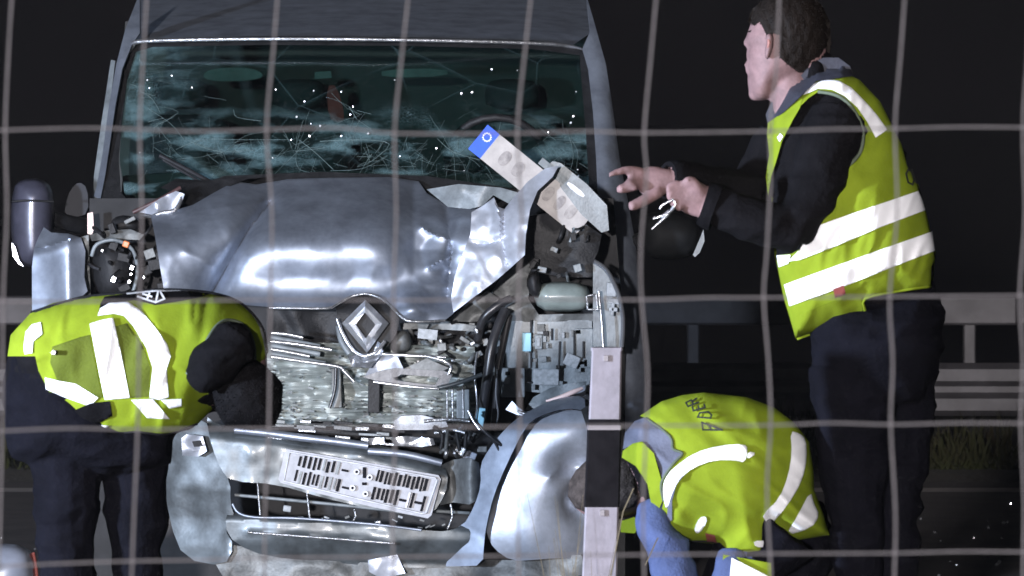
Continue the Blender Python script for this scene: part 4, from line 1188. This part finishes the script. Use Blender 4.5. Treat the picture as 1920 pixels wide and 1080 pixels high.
letters('print', [[(1703, 318), (1699, 326), (1703, 342), (1711, 346), (1714, 338), (1710, 322), (1703, 318)], [(1710, 318), (1718, 342)]], 3.2, Ht, Ys, .02, M['ink'], vest, W1)
def binding(path, H, Yc, off, m, parent, r=.0032, wr=None):
    q = catmull(path, 4)
    xs_ = np.array([a[0] for a in q]); ys_ = np.array([a[1] for a in q])
    Yy = Yc - H(xs_, ys_) - off - (wr(xs_, ys_) if wr else 0)
    v, f = tube_geo([tuple(p) for p in PA(xs_, ys_, Yy)], r, 6)
    return fix_normals(link_mesh('binding', v, f, m, parent))
M['bind'] = mat('grey_green_binding', (.10, .12, .085), .8, 0, .2, 20, spec=.1)
binding([(1502, 466), (1522, 425), (1540, 380), (1556, 350), (1574, 322), (1596, 306), (1612, 287), (1618, 265), (1617, 240), (1602, 208), (1582, 186), (1560, 176), (1534, 172)], Ht, Ys, .014, M['bind'], vest, .0045, W1)
binding([(1745, 537), (1700, 543), (1622, 560), (1619, 590), (1560, 612), (1494, 635)], Ht, Ys, .012, M['lime'], vest, .0042, W1)
def strands(src, n, L_, m, parent, seed):
    rr = random.Random(seed); me = src.data; off = wloc(parent)
    V = []; Fc = []
    nv_ = len(me.vertices)
    for k in range(n):
        v = me.vertices[rr.randrange(nv_)]
        c = v.co + off
        d = (v.normal * .55 + Vector((rr.gauss(0, .5), rr.gauss(0, .4), rr.gauss(-.3, .5)))).normalized() * L_ * rr.uniform(.5, 1.2)
        s_ = d.cross(Vector((0, 1, 0)))
        s_ = s_.normalized() * .0009 if s_.length > 1e-6 else Vector((.0009, 0, 0))
        i0 = len(V); V += [tuple(c - s_), tuple(c + s_), tuple(c + d)]; Fc.append((i0, i0 + 1, i0 + 2))
    return tag(link_mesh('hair_strands', V, Fc, m, parent, False), kind='stuff')
for h_ in [o_ for o_ in stand.children if o_.name.startswith('hair')]:
    strands(h_, 1500, .007, M['hair'], stand, 4)
# bunch of keys hanging from the near hand
keys = empty('key_ring', P(1255, 385, YN - .03), 'small bunch of shiny keys hanging below the standing person\'s hand', 'keys')
for pl in ([(1262, 374), (1250, 380), (1240, 386), (1238, 392)], [(1262, 374), (1266, 384), (1258, 392)]):
    ptube('ring', [(a, b_, YN - .03) for a, b_ in pl], .0028, M['chrome'], keys, seg=6)
for pl in ([(1256, 396), (1244, 404), (1224, 410)], [(1252, 402), (1240, 414), (1222, 430)], [(1264, 388), (1258, 396), (1250, 406)]):
    ptube('key', [(a, b_, YN - .03) for a, b_ in pl], [.006, .004, .002], M['chrome'], keys, seg=6)

# ---- bent person at left -------------------------------------------------
bl = empty('person', Vector((P(180, 600, YP).x, YP, GY)), 'person bent double at the left with dark head down, lime vest with white bands', 'person', 'crew in lime vests')
Yb = YP - .05
torl = [(10, 690), (14, 640), (34, 606), (75, 576), (150, 556), (230, 547), (290, 541), (350, 542), (400, 548), (440, 560), (470, 582), (494, 615), (504, 665), (490, 715), (440, 760), (396, 780), (370, 802), (310, 820), (215, 822), (150, 806), (100, 772), (60, 735), (30, 715)]
Hl = hump(torl, .19, Yb)
Wl = lambda x, y: folds(13, .013, 40, 110, .25)(x, y)
bp = []
v, f = pillow_geo(slim(smooth_poly(torl, 1), .955, 260, 680), Yb, .175, 9); bp.append((v, f, 1))
v, f = pillow_geo([(15, 660), (60, 640), (150, 660), (240, 760), (330, 812), (320, 870), (200, 900), (60, 880), (18, 860), (8, 720)], Yb + .03, .15, 12); bp.append((v, f, 2))
# near arm: shoulder, elbow, forearm reaching down behind the head
v, f = limb([(440, 640, Yb - .17), (415, 665, Yb - .19), (385, 700, Yb - .18), (372, 720, Yb - .17)], [.055, .06, .05, .04]); bp.append((v, f, 1))
v, f = limb([(372, 715, Yb - .12), (400, 735, Yb - .06), (425, 745, Yb - .03), (440, 750, Yb)], [.05, .046, .04, .036]); bp.append((v, f, 1))
for k in range(4):
    v, f = limb([(450, 740 + k * 7, Yb + .02), (466, 742 + k * 8, Yb + .02), (480, 744 + k * 8, Yb + .03), (488, 746 + k * 8, Yb + .04)], [.012, .0105, .0095, .007], 4, 10); bp.append((v, f, 0))
v, f = limb([(436, 750, Yb), (456, 752, Yb + .02)], [.036, .03], 3); bp.append((v, f, 0))
# head hanging down
v, f = limb([(440, 660, Yb - .02), (455, 700, Yb - .05), (460, 740, Yb - .08)], [.07, .062, .06]); bp.append((v, f, 0))
v, f = pillow_geo(smooth_poly([(395, 705), (440, 682), (480, 684), (512, 706), (526, 728), (522, 770), (512, 794), (470, 800), (424, 792), (404, 760)], 1), Yb - .1, .085, 7); bp.append((v, f, 0))
bp += leg_parts(118, Yb + .02, 800, 12, 20, .100, 2, 1)
bp += leg_parts(250, Yb + .08, 800, 8, 6, .088, 2, 1)
body_mesh('body', bp, [M['skin'], M['jacket'], M['navy'], M['shoe']], bl)
pillow('hair', [(386, 706), (400, 690), (440, 672), (482, 676), (516, 702), (531, 722), (528, 768), (516, 798), (470, 806), (422, 798), (402, 766), (390, 730)], Yb - .1, .105, M['blackhair'], bl, step=6, wr=lambda x, y: .003 * vnoise(x, y, 7, 4))
pillow('sleeve', [(350, 702), (362, 680), (380, 650), (402, 618), (428, 602), (452, 606), (470, 624), (478, 650), (476, 676), (440, 690), (404, 706), (386, 722)], Yb - .18, .045, M['jacket'], bl, step=6, sm=0)
vl = cloth('vest', [(14, 668), (20, 628), (60, 584), (100, 568), (150, 557), (230, 548), (290, 542), (350, 543), (400, 549), (440, 561), (468, 582), (493, 616), (502, 660), (494, 682), (478, 674), (475, 642), (460, 612), (430, 600), (405, 612), (378, 655), (350, 702), (386, 718), (398, 768), (370, 796), (330, 812), (300, 816), (250, 812), (224, 818), (212, 846), (196, 846), (190, 818), (150, 802), (106, 762), (132, 742), (92, 735), (72, 695), (66, 668)], Hl, Yb, .012, M['lime'], bl, Wl)
for nm, pl in (('reflective_band', [(168, 607), (190, 600), (212, 596), (226, 660), (243, 746), (196, 750), (184, 690)]),
               ('reflective_strap', [(183, 592), (188, 578), (205, 568), (240, 566), (266, 584), (292, 616), (313, 645), (320, 668), (312, 692), (316, 745), (298, 750), (280, 746), (286, 690), (276, 655), (250, 612), (232, 592), (212, 588)]),
               ('reflective_band', [(44, 652), (48, 622), (60, 608), (76, 604), (79, 626), (62, 640), (60, 662), (46, 664)]),
               ('reflective_band', [(246, 750), (286, 748), (318, 786), (276, 784)]),
               ('reflective_band', [(99, 752), (112, 752), (126, 768), (140, 786), (168, 796), (204, 798), (190, 812), (172, 830), (142, 824), (136, 800), (110, 778)]),
               ('reflective_band', [(84, 708), (110, 714), (142, 720), (184, 746), (168, 762), (140, 752), (118, 744), (86, 730)]),
               ('reflective_band', [(302, 750), (340, 748), (340, 762), (318, 766)]),
               ('piping', [(470, 584), (480, 594), (498, 622), (503, 660), (498, 668), (494, 640), (486, 612)]),
               ('piping', [(236, 548), (290, 542), (340, 541), (338, 545), (290, 547), (238, 552)])):
    cloth(nm, pl, Hl, Yb, .019, M['refl'], vl, Wl, th=.005, step=4)
cloth('pocket', [(98, 650), (150, 632), (168, 628), (186, 720), (192, 746), (150, 735), (108, 715), (94, 680)], Hl, Yb, .017, M['olive'], vl, Wl, th=.005)
cloth('pocket', [(216, 612), (238, 606), (268, 650), (282, 690), (278, 744), (246, 746)], Hl, Yb, .016, M['olive'], vl, Wl, th=.004)
ptube('snap', [(100, 661, Yb - .22), (100, 661, Yb - .18)], .006, M['chrome'], vl, seg=8, m=1)
cloth('waist_trim', [(138, 770), (170, 756), (206, 752), (210, 780), (180, 796), (150, 788)], Hl, Yb, .02, M['jacket'], vl, Wl, th=.005)
cloth('print_patch', [(196, 556), (256, 548), (330, 542), (400, 548), (380, 556), (330, 566), (290, 572), (250, 562), (200, 574), (184, 590), (188, 570)], Hl, Yb, .016, M['jacket'], vl, Wl, th=.004)
letters('print', [[(258, 556), (292, 567), (308, 560)], [(268, 551), (284, 556)], [(292, 567), (296, 548)], [(276, 560), (280, 550)], [(308, 560), (300, 546)]], 3.4, Hl, Yb, .024, M['whiteink'], vl, Wl)

strands([o_ for o_ in bl.children if o_.name.startswith('hair')][0], 1800, .008, M['blackhair'], bl, 5)
M['blackbind'] = mat('black_binding', (.008, .008, .009), .8, spec=.1)
binding([(350, 702), (378, 655), (405, 612), (430, 600), (460, 612), (475, 642), (478, 674)], Hl, Yb, .014, M['bind'], vl, .004, Wl)
binding([(60, 586), (150, 559), (230, 550), (290, 544), (350, 545), (400, 551), (440, 563), (468, 584), (492, 617), (500, 658)], Hl, Yb, .014, M['blackbind'], vl, .0045, Wl)
binding([(106, 762), (150, 802), (190, 816), (250, 810), (300, 814), (330, 810), (370, 794)], Hl, Yb, .014, M['blackbind'], vl, .0035, Wl)
# ---- bent person at right -------------------------------------------------
br = empty('person', Vector((P(1380, 600, YP).x, YP, GY)), 'person bending low behind the striped post, lime vest with grey yoke, blue jeans', 'person', 'crew in lime vests')
Yr = YP + .0
torr = [(1162, 880), (1166, 830), (1180, 800), (1200, 778), (1240, 752), (1280, 740), (1320, 735), (1400, 744), (1450, 762), (1490, 792), (1518, 828), (1526, 880), (1528, 920), (1545, 965), (1556, 1004), (1500, 1014), (1462, 1004), (1446, 1062), (1400, 1062), (1356, 1048), (1345, 1020), (1290, 1018), (1240, 1014), (1226, 985), (1190, 950)]
Hr = hump(torr, .18, Yr)
Wr = lambda x, y: folds(23, .016, 44, 110, -.9)(x, y)
bp = []
v, f = pillow_geo(slim(smooth_poly(torr, 1), .95, 1360, 890), Yr, .165, 9); bp.append((v, f, 1))
headr = [(1072, 900), (1082, 878), (1110, 858), (1150, 850), (1190, 856), (1216, 880), (1228, 915), (1226, 948), (1200, 966), (1150, 976), (1100, 970), (1074, 950), (1066, 925)]
v, f = pillow_geo(smooth_poly(headr, 1), Yr + .0, .085, 7); bp.append((v, f, 0))
v, f = limb([(1170, 905, Yr), (1215, 890, Yr), (1260, 880, Yr)], [.06, .062, .07]); bp.append((v, f, 0))
# near arm hanging down, forearm in front of the knee
v, f = limb([(1222, 945, Yr - .09), (1236, 1005, Yr - .11), (1268, 1070, Yr - .12), (1290, 1120, Yr - .12)], [.03, .05, .056, .05]); bp.append((v, f, 2))
v, f = limb([(1288, 1115, Yr - .12), (1225, 1160, Yr - .16), (1180, 1190, Yr - .18)], [.046, .042, .034]); bp.append((v, f, 2))
v, f = limb([(1372, 1035, Yr - .12), (1366, 1080, Yr - .14), (1350, 1130, Yr - .12)], [.035, .05, .05]); bp.append((v, f, 2))
v, f = limb([(1182, 1188, Yr - .18), (1158, 1206, Yr - .19), (1140, 1222, Yr - .2)], [.03, .036, .028], flat=.6); bp.append((v, f, 0))
for k in range(4):
    v, f = limb([(1144 + k * 6, 1216 + k * 5, Yr - .2), (1128 + k * 6, 1232 + k * 5, Yr - .2), (1120 + k * 6, 1246 + k * 5, Yr - .2), (1118 + k * 6, 1256 + k * 5, Yr - .19)], [.012, .0105, .0095, .007], 4, 10); bp.append((v, f, 0))
# legs: thighs forward, knees bent
g_ = ground_px(Yr)
for dx, dY in ((0, -.02), (90, .12)):
    v, f = limb([(1460, 985, Yr + dY), (1400 + dx, 1060, Yr + dY), (1340 + dx, 1150, Yr + dY)], [.12, .095, .075]); bp.append((v, f, 4))
    v, f = limb([(1340 + dx, 1145, Yr + dY), (1370 + dx, 1270, Yr + dY), (1400 + dx, g_ - 45, Yr + dY)], [.073, .062, .045]); bp.append((v, f, 4))
    v, f = limb([(1410 + dx, g_ - 40, Yr + dY), (1380 + dx, g_ - 34, Yr + dY), (1300 + dx, g_ - 18, Yr + dY)], [.045, .05, .025]); bp.append((v, f, 3))
body_mesh('body', bp, [M['skin'], M['jacket'], M['denim'], M['shoe'], M['navy']], br)
cloth('hair', [(1080, 882), (1108, 856), (1150, 846), (1192, 852), (1220, 876), (1232, 912), (1222, 925), (1206, 915), (1200, 935), (1190, 950), (1150, 962), (1110, 966), (1078, 952), (1064, 930), (1068, 902)], hump(headr, .085, Yr), Yr, .008, M['greyhair'], br, lambda x, y: .003 * vnoise(x, y, 6, 5), step=6, th=.012)
pillow('ear', [(1202, 922), (1214, 918), (1220, 930), (1216, 946), (1206, 952), (1200, 940)], Yr - .075, .015, M['skin'], br, step=4, sm=1)
vr = cloth('vest', [(1200, 780), (1240, 753), (1280, 741), (1320, 736), (1400, 745), (1450, 763), (1490, 793), (1517, 829), (1525, 880), (1527, 920), (1544, 965), (1555, 1003), (1500, 1012), (1460, 1003), (1444, 1030), (1445, 1060), (1400, 1060), (1357, 1046), (1346, 1020), (1290, 1016), (1242, 1012), (1236, 985), (1244, 940), (1240, 905), (1262, 870), (1280, 850), (1262, 842), (1256, 818), (1212, 784)], Hr, Yr, .012, M['lime'], br, Wr)
cloth('yoke', [(1168, 842), (1172, 812), (1190, 790), (1210, 782), (1256, 816), (1262, 842), (1280, 852), (1262, 872), (1244, 904), (1234, 872), (1222, 848), (1202, 832), (1186, 834)], Hr, Yr, .010, M['greytrim'], br, Wr)
cloth('vest_collar', [(1168, 846), (1186, 832), (1204, 828), (1226, 850), (1240, 900), (1242, 940), (1230, 966), (1220, 940), (1214, 908), (1192, 874), (1166, 858)], Hr, Yr, .022, M['lime'], br, None, th=.012)
cloth('vest_front', [(1165, 978), (1190, 970), (1200, 985), (1190, 1000), (1164, 998)], lambda x, y: 0 * x, Yr - .05, .0, M['lime'], br, None, th=.02)
for nm, pl in (('reflective_strap', [(1243, 912), (1248, 896), (1262, 878), (1300, 850), (1350, 835), (1396, 833), (1402, 840), (1397, 868), (1380, 863), (1340, 862), (1300, 876), (1272, 900), (1258, 930), (1250, 958), (1244, 935)]),
               ('reflective_strap', [(1403, 846), (1419, 850), (1400, 862)]),
               ('reflective_band', [(1482, 808), (1498, 812), (1511, 822), (1513, 860), (1504, 902), (1478, 946), (1444, 986), (1436, 978), (1429, 966), (1462, 934), (1478, 892), (1485, 850)]),
               ('reflective_band', [(1520, 920), (1526, 944), (1537, 966), (1522, 990), (1473, 1005), (1496, 966)]),
               ('reflective_tab', [(1302, 990), (1312, 970), (1324, 968), (1325, 980), (1312, 1000), (1304, 999)]),
               ('reflective_band', [(1413, 1014), (1440, 1014), (1462, 1032), (1452, 1036), (1440, 1026), (1416, 1026)])):
    cloth(nm, pl, Hr, Yr, .019, M['refl'], vr, Wr, th=.005, step=4, sm=1)
cloth('reflective_band', [(1372, 1046), (1440, 1080), (1440, 1130), (1366, 1110)], lambda x, y: .12 + 0 * x, Yr, .06, M['refl'], vr, None, th=.006)
cloth('vest_front', [(1356, 1040), (1446, 1056), (1450, 1150), (1350, 1140)], lambda x, y: .12 + 0 * x, Yr, .045, M['lime'], vr, None, th=.008)
cloth('trim', [(1286, 888), (1268, 908), (1260, 940), (1260, 975), (1250, 984), (1252, 950), (1260, 925), (1274, 898)], Hr, Yr, .0205, M['greytrim'], vr, Wr, th=.004)
cloth('pocket_label', [(1322, 1000), (1340, 1004), (1344, 1018), (1326, 1016)], Hr, Yr, .02, M['redlab'], vr, Wr, th=.003)
binding([(1242, 1010), (1290, 1014), (1346, 1018), (1358, 1044), (1400, 1058)], Hr, Yr, .012, M['blackbind'], vr, .0035, Wr)
binding([(1244, 940), (1240, 905), (1262, 870), (1280, 850), (1262, 842), (1256, 818), (1212, 784)], Hr, Yr, .016, M['bind'], vr, .003, Wr)
# lettering across the back: A D E R
letters('print', [[(1318, 806), (1354, 806), (1316, 792), (1318, 806)], [(1330, 797), (1334, 806)],
                  [(1308, 782), (1312, 774), (1328, 772), (1334, 778), (1332, 784), (1308, 782)],
                  [(1300, 770), (1322, 764)], [(1300, 770), (1298, 763)], [(1311, 767), (1309, 761)], [(1322, 764), (1320, 758)],
                  [(1290, 762), (1310, 754)], [(1290, 762), (1286, 755), (1296, 750), (1300, 758)], [(1298, 752), (1306, 747)]], 2.9, Hr, Yr, .024, M['ink'], vr, Wr)

# ---------------------------------------------------------------- delineator post
YD = -7.45
dl = empty('delineator_post', Vector((P(1130, 800, YD).x, YD, zg(YD))), 'white roadside marker post with a broad black band', 'marker post')
def post_piece(nm, y0, y1, m, off=0):
    g0 = ground_px(YD)
    def xl(y): return 1108 - (y - 655) * 18 / 425
    def xr(y): return 1168 - (y - 655) * 9 / 425
    ring = []
    for y in (y0, y1):
        a, b_ = P(xl(y), y, YD), P(xr(y), y, YD)
        a.x -= off; b_.x += off
        # rounded triangular hollow section: flat front, narrow back
        w_ = b_ - a
        ring.append([a + Vector((.002, .006, 0)), a + Vector((.006, -off, 0)), b_ + Vector((-.006, -off, 0)), b_ + Vector((-.002, .006, 0)), b_ + Vector((-w_.x * .2, .06 + off, 0)), a + Vector((w_.x * .2, .06 + off, 0))])
    V = [tuple(p) for r in ring for p in r]
    Fc = [(k, (k + 1) % 6, 6 + (k + 1) % 6, 6 + k) for k in range(6)] + [tuple(range(5, -1, -1)), tuple(range(6, 12))]
    return fix_normals(link_mesh(nm, V, Fc, m, dl, False))
post_piece('post_body', 656, ground_px(YD) + 40, M['postw'])
post_piece('black_band', 786, 951, M['postb'], .0025)
post_piece('cap', 652, 658, M['postw'], .002)
post_piece('grey_stripe', 797, 806, M['gdot'], .004)
for (x, y) in ((1136, 672), (1129, 962)):
    pbox('reflector', x - 5, y - 6, x + 5, y + 6, YD - .006, .008, M['gdot'], dl, 0, .001)

# dry grass at the foot of the post
V = []; Fc = []
for i in range(34):
    px = random.gauss(1078, 20); Yg_ = YD + random.uniform(-.2, .15)
    base = P(px, ground_px(Yg_), Yg_); base.z = zg(Yg_) - .01
    h = random.uniform(.35, .66); lx = random.gauss(0, .05); ly = random.gauss(0, .04); wd = .0016
    n = len(V)
    for t in (0, .35, .7, 1):
        c = base + Vector((lx * t * t, ly * t * t, h * t)); ww = wd * (1.2 - t)
        V += [(c.x - ww, c.y, c.z), (c.x + ww, c.y, c.z)]
    for q in range(3): Fc.append((n + 2 * q, n + 2 * q + 1, n + 2 * q + 3, n + 2 * q + 2))
for pts in ([(1145, 1080, YD - .02), (1168, 960, YD - .03), (1188, 915, YD - .02)], [(1210, 1060, YD + .02), (1228, 1020, YD + .02), (1234, 1008, YD + .02)]):
    n = len(V)
    for k, p in enumerate(pts):
        c = P(*p); V += [(c.x - .0016, c.y, c.z), (c.x + .0016, c.y, c.z)]
    for q in range(2): Fc.append((n + 2 * q, n + 2 * q + 1, n + 2 * q + 3, n + 2 * q + 2))
o = link_mesh('dry_grass', V, Fc, M['straw'])
tag(o, 'thin dry grass stalks at the foot of the marker post', 'grass', kind='stuff')

# broken bumper piece lying at lower left
frag = empty('bumper_fragment', Vector((P(20, 1100, -2.2).x, -2.2, zg(-2.2))), 'pale rounded plastic fragment on the road at the lower left corner', 'fragment')
g_ = 1240
pillow('shell', [(-60, g_), (-62, 1060), (-40, 1030), (0, 1018), (40, 1022), (62, 1036), (68, 1080), (70, g_)], -2.2, .10, mat('pale_grey_plastic', (.16, .17, .20), .35, 0, .2, 8, coat=.3), frag, step=12, sm=1)
ptube('red_edge', [(62, 1036, -2.2), (69, 1080, -2.2), (70, 1180, -2.2)], .006, M['redlab'], frag)

# ---------------------------------------------------------------- wire fence in front
YF = -14.7
fence = empty('wire_fence', (0, YF, zg(YF)), 'knotted galvanised wire fence crossing the whole view in front', 'fence')
vw = [[(22, 0), (17, 80), (10, 240), (13, 400), (6, 560), (4, 800), (-2, 1080)],
      [(275, 0), (268, 120), (262, 245), (266, 400), (262, 560), (258, 805), (252, 950), (247, 1080)],
      [(520, 0), (512, 100), (500, 244), (510, 400), (507, 560), (504, 803), (497, 950), (496, 1080)],
      [(765, 0), (752, 120), (740, 248), (743, 400), (738, 560), (741, 801), (736, 940), (738, 1080)],
      [(995, 0), (983, 110), (970, 250), (978, 400), (972, 561), (975, 800), (971, 940), (973, 1080)],
      [(1230, 0), (1220, 110), (1208, 249), (1212, 330), (1202, 460), (1203, 562), (1214, 690), (1212, 798), (1206, 940), (1208, 1080)],
      [(1461, 0), (1456, 120), (1444, 246), (1445, 330), (1438, 470), (1432, 558), (1441, 680), (1445, 797), (1438, 920), (1446, 1080)],
      [(1696, 0), (1688, 110), (1678, 241), (1682, 400), (1668, 556), (1674, 680), (1670, 796), (1679, 960), (1677, 1080)],
      [(1930, 0), (1926, 110), (1918, 239), (1922, 400), (1912, 554), (1918, 680), (1914, 794), (1920, 940), (1918, 1080)]]
hw = [[(-20, 245), (10, 244), (180, 240), (350, 246), (500, 243), (640, 240), (740, 250), (970, 250), (1090, 246), (1208, 249), (1444, 246), (1560, 242), (1678, 241), (1800, 238), (1940, 239)],
      [(-20, 568), (6, 566), (262, 565), (507, 562), (738, 563), (972, 561), (1203, 562), (1320, 558), (1432, 558), (1668, 556), (1912, 554), (1940, 553)],
      [(-20, 809), (4, 808), (130, 803), (258, 805), (504, 803), (741, 801), (975, 800), (1212, 798), (1445, 797), (1560, 793), (1670, 796), (1800, 793), (1940, 794)],
      [(-20, 1064), (0, 1062), (130, 1056), (250, 1052), (380, 1050), (497, 1046), (737, 1044), (973, 1042), (1208, 1040), (1444, 1038), (1678, 1037), (1800, 1034), (1940, 1035)]]
def wire(nm, pts, r):
    w_ = [P(a[0], a[1], YF) for a in catmull([(x, y) for x, y in pts], 4)]
    if nm == 'vertical_wire':
        top, bot = w_[0], w_[-1]
        w_ = [Vector((top.x + .008, YF, top.z + .12))] + w_ + [Vector((bot.x - .01, YF, bot.z - .4)), Vector((bot.x - .02, YF, zg(YF) + .02))]
    else:
        w_ = [Vector((-1.75, YF, w_[0].z))] + w_ + [Vector((1.75, YF, w_[-1].z))]
    v, f = tube_geo(w_, r, 8)
    return link_mesh(nm, v, f, M['wire'], fence)
for p in vw: wire('vertical_wire', p, .0015)
for x in (-1.2, -1.05, -.9, -.75, .75, .9, 1.05, 1.2):
    V, Fc = tube_geo([(x, YF, zg(YF) + .02), (x + .01, YF, 1.3), (x + .012, YF, 2.1)], .0033, 6)
    link_mesh('vertical_wire', V, Fc, M['wire'], fence)
for p in hw: wire('horizontal_wire', p, .0013)
for z in (.62, .78, .95, 1.14, 2.1):
    V, Fc = tube_geo([(-1.75, YF - .006, z), (0, YF - .006, z + .005), (1.75, YF - .006, z)], .003, 6)
    link_mesh('horizontal_wire', V, Fc, M['wire'], fence)
for x in (-1.75, 1.75):
    V, Fc = tube_geo([(x, YF + .04, zg(YF) - .3), (x, YF + .04, 2.2)], .04, 14)
    link_mesh('fence_post', V, Fc, M['wire'], fence)
kn = None
for vp in vw:
    for hp in hw:
        # crossing from the wire tables
        y = hp[len(hp) // 2][1]
        x = np.interp(y, [q[1] for q in vp], [q[0] for q in vp])
        y = np.interp(x, [q[0] for q in hp], [q[1] for q in hp])
        if not -10 < x < 1930: continue
        c = P(x, y, YF)
        if kn is None:
            V, Fc = ball(960, 540, YF, .0034, 1, 1.1, .9)
            V = V - np.array(P(960, 540, YF))
            kn = link_mesh('knot', V + np.array(wloc(fence)), Fc, M['wire'], fence)
            ko = kn
        else:
            ko = kn.copy(); col.objects.link(ko)
        ko.location = c - wloc(fence)

# ---------------------------------------------------------------- damp night air
hz = bpy.data.materials.new('night_haze'); hz.use_nodes = True
for n_ in list(hz.node_tree.nodes):
    if n_.type == 'BSDF_PRINCIPLED': hz.node_tree.nodes.remove(n_)
pv = hz.node_tree.nodes.new('ShaderNodeVolumePrincipled')
pv.inputs['Color'].default_value = (.93, .95, 1.0, 1)
pv.inputs['Density'].default_value = .00035
hz.node_tree.links.new(pv.outputs[0], hz.node_tree.nodes['Material Output'].inputs['Volume'])
V, Fc = box_geo(Vector((0, 8, -1.0)), (90, 80, 10.0))
o = link_mesh('haze', V, Fc, hz, None, False)
tag(o, 'thin damp night air lit by the lamps', 'haze', kind='stuff')
